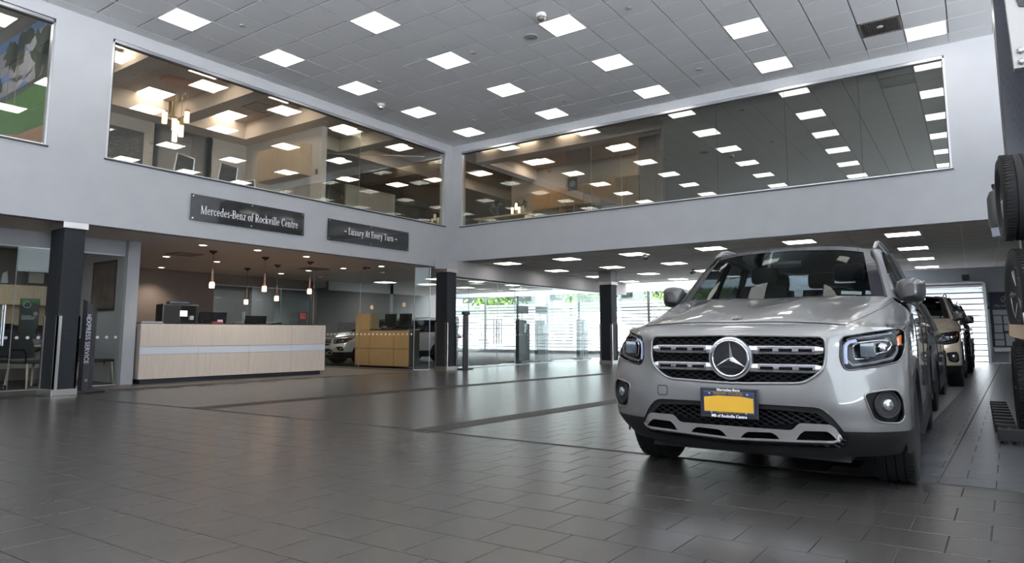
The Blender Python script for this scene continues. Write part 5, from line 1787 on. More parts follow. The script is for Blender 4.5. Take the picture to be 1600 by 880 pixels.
# ------------------------------------------------------------------ cashier counter and things in the lobby behind glass
cc = thing('cashier_counter', 'honey oak cashier counter with tall end panel behind the glass wall', 'counter', (13.25, 13.5, 0))
part('carcass', MB().box(13.08, 13.48, 12.45, 14.50, .06, 1.03), mat('counter_dark', (.04, .03, .02), .6), cc)
for a, b in ((12.45, 12.98), (12.99, 13.93), (13.94, 14.52)):
    for z0, z1 in ((.06, .52), (.535, 1.03)):
        part('panel', MB().box(13.05, 13.08, a + .005, b - .005, z0, z1), OAKD, cc)
part('tall_end_panel', MB().box(13.05, 13.4, 13.94, 14.52, 1.04, 1.50), OAKD, cc)
part('worktop', MB().box(13.04, 13.5, 12.45, 13.93, 1.03, 1.06), BLACKST, cc)
part('glass_screen', MB().box(13.08, 13.09, 12.47, 13.92, 1.06, 1.52), PGLASS, cc)
part('plinth', MB().box(13.10, 13.4, 12.5, 14.45, .004, .06), SCREEN, cc)
for k, y in enumerate((12.78, 13.35)):
    m = thing('cashier_monitor', ('right', 'left')[k] + ' one of the two monitors on the cashier counter', 'monitor', (13.28, y, 1.062), R(90), 'monitors on the cashier counter')
    part('foot', MB().bbox(-.1, .1, -.07, .07, 0, .015, .004), SCREEN, m, local=True)
    part('screen', MB().bbox(-.22, .22, -.02, .02, .08, .42, .008), SCREEN, m, local=True)
    part('neck', MB().box(-.02, .02, -.015, .015, .015, .1), SCREEN, m, local=True)
for k, (x0, x1, z1) in enumerate(((10.9, 12.2, 1.45), (12.5, 14.2, 1.30))):
    lp_ = thing('office_screen', ('left', 'right')[k] + ' beige desk screen in the glazed office behind the pendant lamps', 'partition', ((x0 + x1) / 2, 19.6, .003), 0, 'desk screens in the glazed office')
    part('panel', MB().box(x0, x1, 19.6, 19.65, .003, z1), mat('screen_beige', (.42, .40, .36), .7), lp_)
    part('cap_rail', MB().box(x0, x1, 19.59, 19.66, z1, z1 + .03), ALU, lp_)
PTS = ((11.3, 19.2), (13.1, 19.2), (11.3, 20.9), (13.1, 20.9), (14.6, 20.9))
for (x, y), lab in zip(PTS, place_labels(PTS, 'glazed office light panel, {} column from the left, {} row in', 0, 0)):
    troffer(x, y, ZLA, lab, 'light panels of the glazed office')
# display totems behind the long glass wall
TOT = mat('totem_grey', (.085, .09, .095), .4)
for x, y, h, tp, lab in ((18.2, 12.25, 1.38, True, 'left grey display totem with header board behind the long glass'), (18.95, 12.0, 1.38, True, 'dark display totem with small screen and header board'), (21.6, 11.9, 1.45, False, 'right wide grey display totem near the column')):
    t_ = thing('display_totem', lab, 'display', (x, y, 0), 0, 'display totems behind the glass')
    part('foot', MB().bbox(x - .35, x + .35, y - .2, y + .2, 0, .05, .01), TOT, t_)
    part('body', MB().bbox(x - .30, x + .16, y - .07, y + .07, .05, h, .01), TOT, t_)
    part('side_panel', MB().bbox(x + .17, x + .38, y - .05, y + .05, .05, h - .15, .01), mat('totem_light', (.20, .215, .22), .35), t_)
    if tp:
        part('post', MB().cyl(x - .02, y, h, h + .32, .015, 8), ALU, t_)
        part('header_board', MB().bbox(x - .32, x + .34, y - .02, y + .02, h + .20, h + .46, .008), TOT, t_)
    part('screen', MB().box(x + .0, x + .3, y - .085, y - .075, h - .42, h - .12), mat('totem_screen', (.25, .30, .30), .1, coat=.5), t_)
rk = thing('brochure_stand', 'white brochure stand with shelves right of the corner column', 'stand', (15.0, 12.6, 0))
part('back', MB().box(14.7, 15.5, 12.75, 12.80, .0, 1.45), mat('stand_grey', (.25, .26, .27), .5), rk)
for z in (.5, .85, 1.15):
    part('shelf', MB().box(14.7, 15.5, 12.5, 12.75, z, z + .02), MATS['stand_grey'], rk)
part('light_panel', MB().box(14.95, 15.5, 12.72, 12.75, 1.08, 1.40), mat('panel_pale', (.55, .62, .62), .4), rk)
yc = thing('toy_car', 'small yellow model car on the brochure stand', 'toy', (15.1, 12.62, .87))
part('body', MB().bbox(14.98, 15.22, 12.57, 12.67, .885, .925, .015), mat('toy_yellow', (.6, .4, .12), .3), yc)
part('roof', MB().bbox(15.04, 15.16, 12.58, 12.66, .92, .955, .015), MATS['toy_yellow'], yc)
for x in (15.03, 15.17):
    for y in (12.572, 12.668):
        part('wheel', MB().lathe([(.018, -.006), (.018, .006)], 10, Matrix.Translation((x, y, .888)) @ Matrix.Rotation(R(90), 4, 'X')), RUBBER, yc)
PTS = ((16.2, 14.2), (18.4, 14.2), (20.6, 14.2), (16.2, 16.6), (18.4, 16.6), (20.6, 16.6), (22.6, 15.4), (16.2, 19), (18.4, 19))
for (x, y), lab in zip(PTS, place_labels(PTS, 'sales hall light panel behind glass, {} column in, {} row from front', 0, 0)):
    troffer(x, y, 2.75 if x > 16.7 else ZLA, lab, 'light panels of the sales hall')
dp = thing('partition_desk', 'dark desk with upright screen in the sales hall behind the sedan', 'desk', (17.5, 19.0, 0))
part('top', MB().box(16.6, 18.4, 18.6, 19.4, .72, .75), SCREEN, dp)
part('screen', MB().box(16.6, 18.4, 19.35, 19.4, .3, 1.35), mat('screen_grey', (.24, .24, .23), .7), dp)
for x in (16.65, 18.35):
    part('leg', MB().box(x - .03, x + .03, 18.65, 19.35, 0, .72), ALU, dp)
struct('wall_sales', MB().box(14.56, 17.2, 21.8, 22, 0, 2.7).box(14.6, 17.6, 17.6, 17.75, 2.38, 2.75).box(17.45, 17.6, 17.6, 21.8, 0, 2.75), mat('sales_wall', (.34, .35, .36), .7), 'grey walls of the sales hall', 'wall')

# ------------------------------------------------------------------ upper rooms
# cluster pendant of the meeting room
cp = thing('cluster_pendant', 'round wooden ceiling plate with a cluster of glowing glass cylinders', 'lamp', (7.07, 13.6, UC))
part('ceiling_plate', MB().lathe([(.02, UC), (.33, UC), (.345, UC - .03), (.33, UC - .06), (.0001, UC - .062)], 32, Matrix.Translation((7.07, 13.6, 0)) @ Matrix.Diagonal((1, .7, 1, 1))), mat('plate_walnut', (.62, .24, .08), .4, noise=.2, nscale=10, nstretch=(1, 8, 1)), cp, smooth=True)
GLO = emis('cylinder_glow', (1.0, .80, .52), 1.5)
BRASS = mat('brass', (.48, .36, .20), .3, .9)
for x, y, z1, lit in ((6.86, 13.6, 5.56, .3), (7.0, 13.62, 5.79, 0), (7.02, 13.5, 5.44, 1), (7.09, 13.55, 5.42, .6), (7.08, 13.58, 5.22, 1), (7.22, 13.62, 5.50, 0), (7.21, 13.58, 5.36, 1), (7.33, 13.6, 5.70, 1)):
    c = part('wire', MB().tube([(x, y, UC - .05), (x, y, z1)], .003, 5), BRASS, cp)
    if lit:
        part('glass_cylinder', MB().lathe([(.052, z1), (.052, z1 - .26), (.0001, z1 - .26)], 14, Matrix.Translation((x, y, 0))), GLO, c, smooth=True)
    part('metal_cap', MB().lathe([(.0001, z1 + .02), (.055, z1 + .02), (.055, z1 - (.30 if not lit else .02))], 14, Matrix.Translation((x, y, 0))), BRASS, c, smooth=True)
pr = thing('wall_print', 'dark abstract print on the meeting room back wall', 'picture', (6.95, 15.47, 4.6))
part('backing', MB().box(6.45, 7.36, 15.46, 15.495, 4.30, 5.56), mat('print_edge', (.10, .09, .085), .6), pr)
part('print', MB().box(6.47, 7.34, 15.452, 15.46, 4.32, 5.54), mat('print_dark', (.035, .034, .036), .4, noise=.9, nscale=7), pr)
random.seed(4)
mb = MB()
for k in range(60):
    x, z = random.uniform(6.5, 7.25), random.uniform(4.75, 5.35)
    mb.box(x, x + random.uniform(.02, .10), 15.449, 15.452, z, z + random.uniform(.006, .02))
part('light_marks', mb, mat('print_marks', (.22, .20, .18), .5), pr, kind='stuff')
ok_ = thing('oak_wall_cabinet', 'light oak cupboard hung on the meeting room side wall', 'cabinet', (9.8, 13.6, 4.7))
part('body', MB().box(9.67, 9.99, 12.80, 14.45, 4.68, 5.46), OAK, ok_)
for a, b, hy in ((12.80, 13.62, 13.55), (13.63, 14.45, 13.72)):
    d = part('door', MB().box(9.645, 9.67, a + .003, b - .003, 4.685, 5.455), OAK, ok_)
    part('door_handle', MB().tube([(9.625, hy, 4.78), (9.625, hy, 4.98)], .008, 6), ALU, d)
sw = thing('light_switch', 'small dark light switch on the meeting room side wall', 'switch', (9.99, 12.62, 4.75))
part('plate', MB().box(9.985, 9.999, 12.57, 12.65, 4.70, 4.84), GREYP, sw)
part('rocker', MB().box(9.978, 9.986, 12.595, 12.625, 4.74, 4.80), DARKFR, sw)


def mesh_chair(x, y, rot, label):
    c = thing('meeting_chair', label, 'chair', (x, y, UF), rot, 'mesh back chairs of the meeting room')
    part('seat', MB().bbox(-.25, .25, -.25, .25, .44, .50, .02), SCREEN, c, local=True, smooth=True)
    part('back_frame', MB().tube([(-.21, .24, .50), (-.24, .30, .80), (-.22, .34, 1.14), (.22, .34, 1.14), (.24, .30, .80), (.21, .24, .50)], .02, 8), ALU, c, local=True, smooth=True)
    part('back_mesh', MB().grid([[(-.20, .25, .52), (.20, .25, .52)], [(-.23, .30, .80), (.23, .30, .80)], [(-.21, .34, 1.12), (.21, .34, 1.12)]]), mat('chair_mesh', (.07, .072, .07), .7), c, local=True)
    for k in range(7):
        z = .60 + k * .075
        part('back_slat', MB().box(-.21, .21, .275 + (z - .6) * .12, .285 + (z - .6) * .12, z, z + .012), DARKFR, c, local=True)
    part('post', MB().cyl(0, 0, .06, .44, .03, 10), ALU, c, local=True)
    for k in range(4):
        a = R(45 + 90 * k)
        part('foot', MB().tube([(0, 0, .08), (.28 * math.cos(a), .28 * math.sin(a), .02)], .02, 6), ALU, c, local=True)
    return c


mesh_chair(6.42, 12.40, R(200), 'mesh back office chair by the left panes of the meeting room')
mesh_chair(7.30, 12.34, R(195), 'mesh back office chair by the third pane of the meeting room')
mesh_chair(8.76, 13.05, R(100), 'mesh back office chair low behind the third pane, only its top corner showing')
mesh_chair(6.55, 14.4, R(20), 'mesh back office chair on the far side of the meeting table')
tb_ = thing('meeting_table', 'dark meeting table in the upper room, hidden below the sill', 'table', (7.2, 13.5, UF))
part('top', MB().bbox(6.2, 8.4, 13.0, 14.0, UF + .71, UF + .75, .01), mat('table_walnut', (.08, .05, .035), .3), tb_)
for x in (6.5, 8.1):
    part('leg', MB().box(x - .05, x + .05, 13.2, 13.8, UF, UF + .71), ALU, tb_)
vent(8.98 + .1, 13.6, UC, .6, .6, 'square air vent in the meeting room ceiling')

# golf mural: a printed wall covering, flat as it is
mu = thing('golf_mural', 'large printed wall mural of a golf green with palms and clouds', 'mural', (4.235, 13.6, UF))
MX = 4.235


def mural(name, pts, m, d):
    part(name, MB().prism([(MX - d, y, z + .33) for y, z in pts], [(MX, y, z + .33) for y, z in pts]), m, mu)


mural('sky', [(11.80, 3.2), (15.1, 3.2), (15.1, 5.93), (11.80, 5.93)], mat('mural_sky', (.09, .22, .55), .5), .002)
random.seed(11)


def blob(cy, cz, ry, rz, n=22, j=.16):
    return [(cy + ry * math.cos(t) * (1 + random.uniform(-j, j)), cz + rz * math.sin(t) * (1 + random.uniform(-j, j))) for t in np.linspace(0, 2 * math.pi, n + 1)[:-1]]


CL = mat('mural_cloud', (.40, .39, .43), .5, noise=.25, nscale=3)
for c in ((12.5, 5.55, .7, .22), (13.3, 5.25, .6, .25), (14.3, 5.5, .6, .22), (13.9, 5.0, .7, .12), (12.7, 4.98, .5, .12)):
    mural('cloud', blob(*c), CL, .003)
mural('hill', [(11.80, 4.60), (11.80, 4.92), (12.6, 4.90), (13.4, 4.86), (14.2, 4.84), (15.1, 4.78), (15.1, 4.5)], mat('mural_hill', (.055, .05, .055), .6), .004)
mural('green', [(11.80, 3.2), (15.1, 3.2), (15.1, 4.66), (14.2, 4.72), (13.2, 4.76), (12.4, 4.80), (11.80, 4.80)], mat('mural_green', (.06, .20, .02), .6, noise=.2, nscale=6), .005)
mural('sand', [(11.80, 3.2), (15.1, 3.2), (15.1, 4.12), (14.5, 4.22), (14.0, 4.15), (13.3, 4.02), (12.6, 4.0), (11.80, 3.98)], mat('mural_sand', (.45, .22, .11), .6, noise=.12, nscale=6), .006)
TR = mat('mural_tree', (.025, .042, .016), .6, noise=.5, nscale=9)
for c in ((12.55, 5.35, .34, .42), (12.2, 5.1, .32, .45), (12.0, 5.5, .3, .4), (13.9, 5.6, .3, .25), (13.55, 5.55, .28, .30), (13.25, 5.75, .30, .16), (14.5, 5.15, .25, .25), (14.9, 5.3, .2, .3)):
    mural('foliage', blob(*c, 26, .35), TR, .007)
TK = mat('mural_trunk', (.36, .24, .15), .6)
for y, z0, z1, w in ((12.12, 4.4, 5.6, .03), (13.55, 4.5, 5.5, .018), (13.95, 4.55, 5.4, .015)):
    mural('trunk', [(y - w, z0), (y + w, z0), (y + w * .7, z1), (y - w * .7, z1)], TK, .008)
mural('flag_hole', blob(12.75, 4.36, .14, .03, 12, .1), mat('mural_light_green', (.16, .22, .06), .6), .008)
troffer(3.3, 13.0, UC, 'light panel of the golf mural room, nearest to the window', 'light panels of the mural room')
troffer(1.6, 13.4, UC, 'light panel of the golf mural room, outside the frame', 'light panels of the mural room')

# open office: whiteboard, low partitions, shelf
wb_ = thing('low_partition', 'pale low office partition behind the upper glass near the corner', 'partition', (13.9, 14.2, UF))
part('panel', MB().box(12.9, 14.9, 14.9, 14.96, UF, 5.28), mat('partition_pale', (.40, .39, .36), .7), wb_)
part('cap_rail', MB().box(12.9, 14.9, 14.89, 14.97, 5.28, 5.32), ALU, wb_)
bs = thing('office_bookcase', 'dark shelf unit with coloured boxes in the open office', 'shelf', (12.4, 16.2, UF))
part('case', MB().box(11.9, 13.1, 16.2, 16.25, UF, 5.5).box(11.9, 11.94, 15.9, 16.2, UF, 5.5).box(13.06, 13.1, 15.9, 16.2, UF, 5.5), SCREEN, bs)
for z in (4.6, 4.95, 5.2):
    part('shelf', MB().box(11.94, 13.06, 15.9, 16.2, z, z + .02), SCREEN, bs)
random.seed(5)
for k in range(10):
    x = 11.98 + k * .105
    o = solo('box_file', MB().box(x, x + .08, 15.95, 16.15, 4.973, 4.973 + random.choice((.16, .19, .2))), mat('file_%d' % (k % 4), ((.35, .14, .06), (.30, .27, .20), (.12, .12, .12), (.4, .3, .12))[k % 4], .6), 'upright box file on the open office shelf, number %s from the left' % ('one two three four five six seven eight nine ten'.split()[k]), 'file', 'box files on the open office shelf')
pi = thing('ceiling_pipe', 'thin pale pipe hung under the open office ceiling', 'pipe', (13.5, 13.0, 5.9))
part('pipe', MB().tube([(10.6, 16.0, 5.95), (13.3, 12.2, 5.80)], .02, 8), PALEP, pi)
for a in (.2, .5, .8):
    p = Vector((10.6, 16.0, 5.95)).lerp(Vector((13.3, 12.2, 5.80)), a)
    part('hanger', MB().tube([p, (p.x, p.y, 6.28)], .006, 5), DARKFR, pi)
# back office
kc = thing('oak_wall_units', 'row of honey oak wall cabinets in the upper back office', 'cabinet', (17.7, 9.5, 4.6))
part('carcass', MB().box(17.55, 17.93, 7.7, 11.4, 4.85, 5.5), OAKD, kc)
for k in range(6):
    a = 7.7 + k * .6167
    part('door', MB().box(17.525, 17.55, a + .004, a + .612, 4.855, 5.495), OAKD, kc)
tc = thing('oak_tall_cupboard', 'tall honey oak cupboard at the right of the back office', 'cabinet', (16.6, 7.6, UF + .05))
part('carcass', MB().box(16.42, 17.1, 7.22, 7.95, UF + .05, 5.22), OAKD, tc)
for a, b in ((7.23, 7.58), (7.59, 7.94)):
    part('door', MB().box(16.395, 16.42, a, b, UF + .08, 5.20), OAKD, tc)
os_ = thing('open_shelf', 'open oak shelf below the wall cabinets in the back office', 'shelf', (17.6, 9.9, UF + .05))
for y in (9.35, 9.85, 10.35):
    part('upright', MB().box(17.5, 17.93, y, y + .03, UF + .05, 4.84), OAKD, os_)
for z in (4.3, 4.6):
    part('board', MB().box(17.5, 17.93, 9.38, 10.35, z, z + .02), OAKD, os_)
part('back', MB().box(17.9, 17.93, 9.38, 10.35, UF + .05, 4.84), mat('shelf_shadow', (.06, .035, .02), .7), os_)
no = thing('paper_notice', 'dark printed notice stuck on the inner glass partition', 'notice', (15.68, 8.95, 4.9))
part('sheet', MB().box(15.675, 15.683, 8.72, 9.02, 4.85, 5.22), mat('notice_dark', (.03, .03, .03), .5), no)
part('figure', MB().lathe([(.09, 0), (.05, .002), (.0001, .002)], 16, Matrix.Translation((15.675, 8.87, 5.04)) @ Matrix.Rotation(R(-90), 4, 'Y')), mat('notice_grey', (.25, .25, .25), .5), no)


def stand_fan(x, y, m, lab):
    f = thing('stand_fan', lab, 'fan', (x, y, UF + .05), 0, 'fans in the upper back office')
    z = 4.55
    part('pole', MB().cyl(x, y, UF + .07, z, .018, 8), m, f)
    part('base', MB().lathe([(.2, UF + .05), (.19, UF + .08), (.0001, UF + .085)], 20, Matrix.Translation((x, y, 0))), m, f)
    part('motor', MB().lathe([(.06, .0), (.07, .06), (.05, .14), (.0001, .15)], 14, Matrix.Translation((x, y, z)) @ Matrix.Rotation(R(90), 4, 'Y')), m, f)
    for k in range(3):
        a = R(120 * k + 20)
        part('blade', MB().add([(x - .04, y + .03 * math.cos(a), z + .03 * math.sin(a)), (x - .06, y + .2 * math.cos(a - .4), z + .2 * math.sin(a - .4)), (x - .03, y + .2 * math.cos(a + .4), z + .2 * math.sin(a + .4))], [(0, 1, 2)]), m, f)
    for r_ in (.1, .17, .23):
        part('guard_ring', MB().tube([(x - .08, y + r_ * math.cos(t), z + r_ * math.sin(t)) for t in np.linspace(0, 6.283, 25)], .006, 5), m, f)


stand_fan(15.25, 11.1, mat('fan_blue', (.12, .17, .19), .5), 'blue-grey round fan close to the left end of the back window')
stand_fan(15.4, 10.35, mat('fan_black', (.03, .03, .032), .5), 'black round fan right of the blue-grey one')
ds = thing('back_office_desk', 'oak desk along the back window with a row of glowing votive lamps behind', 'desk', (15.0, 10.5, UF + .05))
part('top', MB().bbox(14.5, 14.95, 9.6, 11.4, UF + .95, UF + 1.0, .01), OAK, ds)
for y in (9.7, 11.3):
    part('leg', MB().box(14.6, 14.9, y - .03, y + .03, UF + .05, UF + .95), OAK, ds)
for k, (y, z) in enumerate(((10.25, .0), (10.02, .0), (10.12, .12))):
    l_ = thing('glass_lamp', 'small glowing glass cylinder lamp on the back office desk, ' + ('left', 'right', 'middle')[k] + ' of three', 'lamp', (14.75, y, UF + 1.002), 0, 'glass cylinder lamps on the back office desk')
    part('cap', MB().cyl(14.75, y, UF + 1.002, UF + 1.03 + z, .03, 10), BRASS, l_)
    part('glass', MB().cyl(14.75, y, UF + 1.03 + z, UF + 1.22 + z, .035, 12), GLO, l_)

# ------------------------------------------------------------------ tyre tower at the right edge
TWX = 7.35
cl = thing('steel_post', 'tall black scuffed steel post at the right edge', 'post', (8.35, -.75, 0))
part('shaft', MB().bbox(8.2, 8.6, -1.2, -.372, 2.63, 5.9, .01), mat('scuffed_black', (.012, .014, .022), .32, noise=.9, nscale=40, nstretch=(6, 6, .5)), cl)
part('collar', MB().bbox(8.16, 8.64, -1.25, -.405, 2.56, 2.66, .01), BLACKP, cl)
part('stub', MB().bbox(8.24, 8.56, -1.15, -.43, .0, 2.56, .01), BLACKP, cl)
part('top_plate', MB().bbox(8.16, 8.64, -1.25, -.385, 5.88, ZC, .01), BLACKP, cl)
br = thing('steel_bracket', 'pale steel lifting bracket with two bolts in the upper right corner', 'bracket', (7.2, -.8, 3.25))
CREAM = mat('cream_enamel', (.42, .41, .40), .45)
part('arm', MB().prism([(7.1, -.43, 3.25), (7.1, -.40, 4.2), (7.1, -.95, 4.2), (7.1, -.95, 3.25)], [(7.2, -.43, 3.25), (7.2, -.40, 4.2), (7.2, -.95, 4.2), (7.2, -.95, 3.25)]), CREAM, br)
part('upper_arm', MB().box(7.1, 7.2, -.95, -.39, 4.2, 5.2), CREAM, br)
part('slot', MB().prism([(7.085, -.50, 3.80), (7.085, -.47, 3.95), (7.085, -.47, 4.6), (7.085, -.52, 4.6), (7.085, -.56, 3.78)], [(7.099, -.50, 3.80), (7.099, -.47, 3.95), (7.099, -.47, 4.6), (7.099, -.52, 4.6), (7.099, -.56, 3.78)]), DARKFR, br)
part('lower_arm', MB().box(7.12, 7.2, -.95, -.50, 2.9, 3.22), CREAM, br)
for z in (3.30, 3.40):
    part('bolt', MB().lathe([(.032, 0), (.032, .012), (.018, .02), (.018, .03), (.0001, .03)], 6, Matrix.Translation((7.1, -.485, z)) @ Matrix.Rotation(R(-90), 4, 'Y')), STEEL, br)


def big_tyre(x, y, z, rad, wid, rot, label):
    t_ = thing('tyre', label, 'tyre', (x, y, z), rot, 'tyres stacked at the right edge')
    w = wid / 2
    prof = [(rad * .60, -w * .8), (rad * .72, -w), (rad * .88, -w), (rad * .965, -w * .9), (rad * .99, -w * .75)]
    gr = []
    for q in (-.5, -.17, .17, .5):
        gr += [(rad * (1 - .01 * abs(q)), (q - .04) * w), (rad * .965, (q - .03) * w), (rad * .965, (q + .03) * w), (rad * (1 - .01 * abs(q)), (q + .04) * w)]
    o = part('tyre_body', MB().lathe(prof + gr + [(a, -b) for a, b in prof[::-1]], 56, Matrix.Rotation(R(90), 4, 'X')), RUBBER, t_, local=True, smooth=True)
    mb = MB()
    for k in range(72):
        a = 2 * math.pi * k / 72
        for s in (1, -1):
            p = [(rad * 1.006 * math.cos(a + d), s * y_, rad * 1.006 * math.sin(a + d)) for d, y_ in ((-.022, .56 * w), (.014, .56 * w), (.03, .9 * w), (-.006, .9 * w))]
            mb.prism([(q[0] * .96, q[1], q[2] * .96) for q in p], p)
    part('tread_blocks', mb, RUBBER, o, local=True, kind='stuff')
    rm = part('rim', MB().lathe([(rad * .62, -w * .8), (rad * .62, w * .75), (rad * .58, w * .85), (rad * .55, w * .6), (rad * .5, w * .3), (rad * .2, w * .25), (.0001, w * .3)], 40, Matrix.Rotation(R(-90), 4, 'X')), mat('tower_rim', (.10, .10, .105), .3, .8), t_, local=True, smooth=True)
    for k in range(5):
        a = R(72 * k)
        part('spoke', MB().tube([(0, w * .45, 0), (rad * .55 * math.cos(a), w * .7, rad * .55 * math.sin(a))], [.05, .035], 6), MATS['tower_rim'], rm, local=True)
    return t_


big_tyre(7.60, -.46, 2.19, .40, .40, R(3), 'top one of the three stacked off-road tyres at the right edge')
big_tyre(7.68, -.455, 1.30, .42, .30, R(8), 'middle one of the three stacked off-road tyres, rim showing')
big_tyre(7.68, -.41, .436, .43, .30, 0, 'bottom one of the three stacked off-road tyres, on the floor')
ca = thing('damper_canister', 'dark grey canister with pale foot hanging left of the top tyre', 'canister', (8.4, -.27, 1.9))
part('body', MB().lathe([(.0001, 1.96), (.075, 1.96), (.085, 2.0), (.085, 2.27), (.06, 2.34), (.03, 2.36), (.0001, 2.36)], 18, Matrix.Translation((8.4, -.268, .06))), mat('canister_grey', (.035, .036, .04), .5), ca, smooth=True)
part('cap', MB().lathe([(.028, 2.35), (.028, 2.38), (.035, 2.38), (.035, 2.42), (.0001, 2.42)], 12, Matrix.Translation((8.4, -.268, .06))), BLACKP, ca)
part('foot', MB().lathe([(.07, 1.96), (.06, 1.87), (.0001, 1.87)], 14, Matrix.Translation((8.4, -.268, .06))), mat('canister_foot', (.40, .42, .50), .4), ca)
part('arm', MB().tube([(8.4, -.268, 2.2), (8.4, -.429, 2.2)], .02, 8), BLACKP, ca)
bu = thing('bumper_hoop', 'off-white bumper corner and lamp frame at the right edge', 'bumper', (7.0, -.6, .2))
part('bumper_tube', MB().tube([(7.0, -.335, 1.06), (7.0, -.60, 1.07), (7.05, -.95, 1.07)], .055, 12), CREAM, bu, smooth=True)
part('upright', MB().bbox(6.98, 7.08, -.95, -.375, .70, 1.03, .02), CREAM, bu)
part('lamp_frame', MB().tube([(7.0, -.36, .25), (7.0, -.335, .58), (7.0, -.9, .58), (7.0, -.9, .2), (7.0, -.36, .25)], .022, 8), CREAM, bu)
part('lamp_glass', MB().box(6.99, 7.02, -.88, -.36, .24, .56), mat('lamp_red_brown', (.09, .03, .025), .2), bu)
part('tan_block', MB().prism([(7.10, -.235, .92), (7.10, -.60, .80), (7.10, -.60, 1.0), (7.10, -.235, 1.02)], [(7.22, -.235, .92), (7.22, -.60, .80), (7.22, -.60, 1.0), (7.22, -.235, 1.02)]), mat('wedge_tan', (.22, .155, .10), .6), bu)
part('stay', MB().tube([(7.05, -.9, 1.0), (7.05, -.9, 0.0)], .03, 8), BLACKP, bu)
rp = thing('traction_ramp', 'black ladder-like plastic ramp lying beside the bottom tyre', 'ramp', (8.6, -.2, 0))
for y in (-.13, -.215):
    part('side_rail', MB().bbox(7.14, 10.0, y - .02, y + .0, .02, .09, .006), BLACKP, rp)
part('front_bar', MB().bbox(7.14, 7.21, -.9, -.10, .03, .13, .006), BLACKP, rp)
for k in range(9):
    x = 7.47 + k * .30
    r_ = part('rung', MB().bbox(x, x + .07, -.245, -.085, .06, .135, .006), BLACKP, rp)
    part('rung_holes', MB().box(x - .003, x + .001, -.13, -.11, .085, .11).box(x - .003, x + .001, -.20, -.18, .085, .11), mat('hole_grey', (.10, .10, .11), .6), r_)
for x in (7.18, 9.7):
    for y in (-.14, -.22):
        part('foot', MB().cyl(x, y, 0, .03, .025, 8), BLACKP, rp)

# ------------------------------------------------------------------ end wall board and shelf
bo = thing('notice_board', 'navy notice board with white papers on the far end wall', 'board', (XE, -.75, .4))
part('board', MB().box(XE - .04, XE - .003, -1.25, -.42, .50, 2.22), mat('board_navy', (.02, .03, .06), .5), bo)
PAPW = mat('board_paper', (.50, .54, .58), .7)
for y0, y1, z0, z1 in ((-.90, -.48, 1.50, 1.66), (-.70, -.49, 1.22, 1.47), (-.95, -.74, 1.22, 1.47), (-.70, -.49, .95, 1.19), (-.95, -.74, 1.0, 1.19), (-.72, -.48, .74, .92), (-1.2, -.97, 1.22, 1.47), (-.72, -.48, .54, .71), (-.98, -.76, .54, .92)):
    part('paper', MB().box(XE - .046, XE - .04, y0, y1, z0, z1), PAPW, bo)
ringp = [(XE - .044, -.82 + .10 * math.cos(t), 1.98 + .10 * math.sin(t)) for t in np.linspace(0, 6.283, 25)]
part('ring_mark', MB().tube(ringp, .008, 5), PAPW, bo)
mb = MB()
for k in range(3):
    a = R(90 + 120 * k)
    mb.tube([(XE - .044, -.82, 1.98), (XE - .044, -.82 + .095 * math.cos(a), 1.98 + .095 * math.sin(a))], [.02, .003], 5)
part('star_mark', mb, PAPW, bo)
text_mesh('Mercedes-Benz', .115, frame_mat((XE - .043, -.84, 1.79), (0, -1, 0), (0, 0, 1)), PAPW, 'lettering', bo, .85)
wsf = thing('wall_ledge', 'white wall shelf with post below the notice board', 'shelf', (XE - .2, -.8, 0))
part('board', MB().box(XE - .35, XE - .003, -1.2, -.45, .36, .46), CBAR, wsf)
part('post', MB().box(XE - .2, XE - .15, -.85, -.80, 0, .36), CBAR, wsf)
cd = thing('wall_conduit', 'thin grey conduit with box on the end wall beside the door', 'conduit', (XE - .02, -.36, .2))
part('pipe', MB().tube([(XE - .02, -.38, .2), (XE - .02, -.38, 1.7)], .015, 6), ALU, cd)
part('box', MB().box(XE - .06, XE - .003, -.41, -.33, 1.68, 1.76), DARKFR, cd)
part('switch', MB().box(XE - .05, XE - .003, -.41, -.34, 1.1, 1.22), CBAR, cd)

# ------------------------------------------------------------------ street outside the glazing
struct('road', MB().box(XE + .3, 90, -30, 60, -.14, -.085), mat('road_asphalt', (.02, .02, .021), .9, noise=.2, nscale=2), 'dark street outside the striped glazing', 'road')
struct('ground', MB().box(-60, 90, -60, 80, -.20, -.09), mat('street_paving', (.60, .625, .655), .9, noise=.1, nscale=.7), 'paved street and forecourt outside the building', 'ground')
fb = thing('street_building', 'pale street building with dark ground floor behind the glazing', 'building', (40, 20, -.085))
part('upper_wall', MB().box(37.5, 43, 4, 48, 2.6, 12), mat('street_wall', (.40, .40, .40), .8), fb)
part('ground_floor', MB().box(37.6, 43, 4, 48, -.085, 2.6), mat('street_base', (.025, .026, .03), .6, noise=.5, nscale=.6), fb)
for k in range(11):
    for z in (3.1, 6.4, 9.4):
        w = part('window', MB().box(37.44, 37.52, 6 + k * 3.7, 8.2 + k * 3.7, z, z + 2.0), DARKFR, fb)
        part('window_pane', MB().box(37.42, 37.44, 6.1 + k * 3.7, 8.1 + k * 3.7, z + .1, z + 1.9), mat('street_glass', (.05, .06, .07), .1), w)
LEAF = mat('leaf_green', (.16, .27, .05), .6, noise=.5, nscale=3)
BARK = mat('bark', (.12, .09, .06), .9)


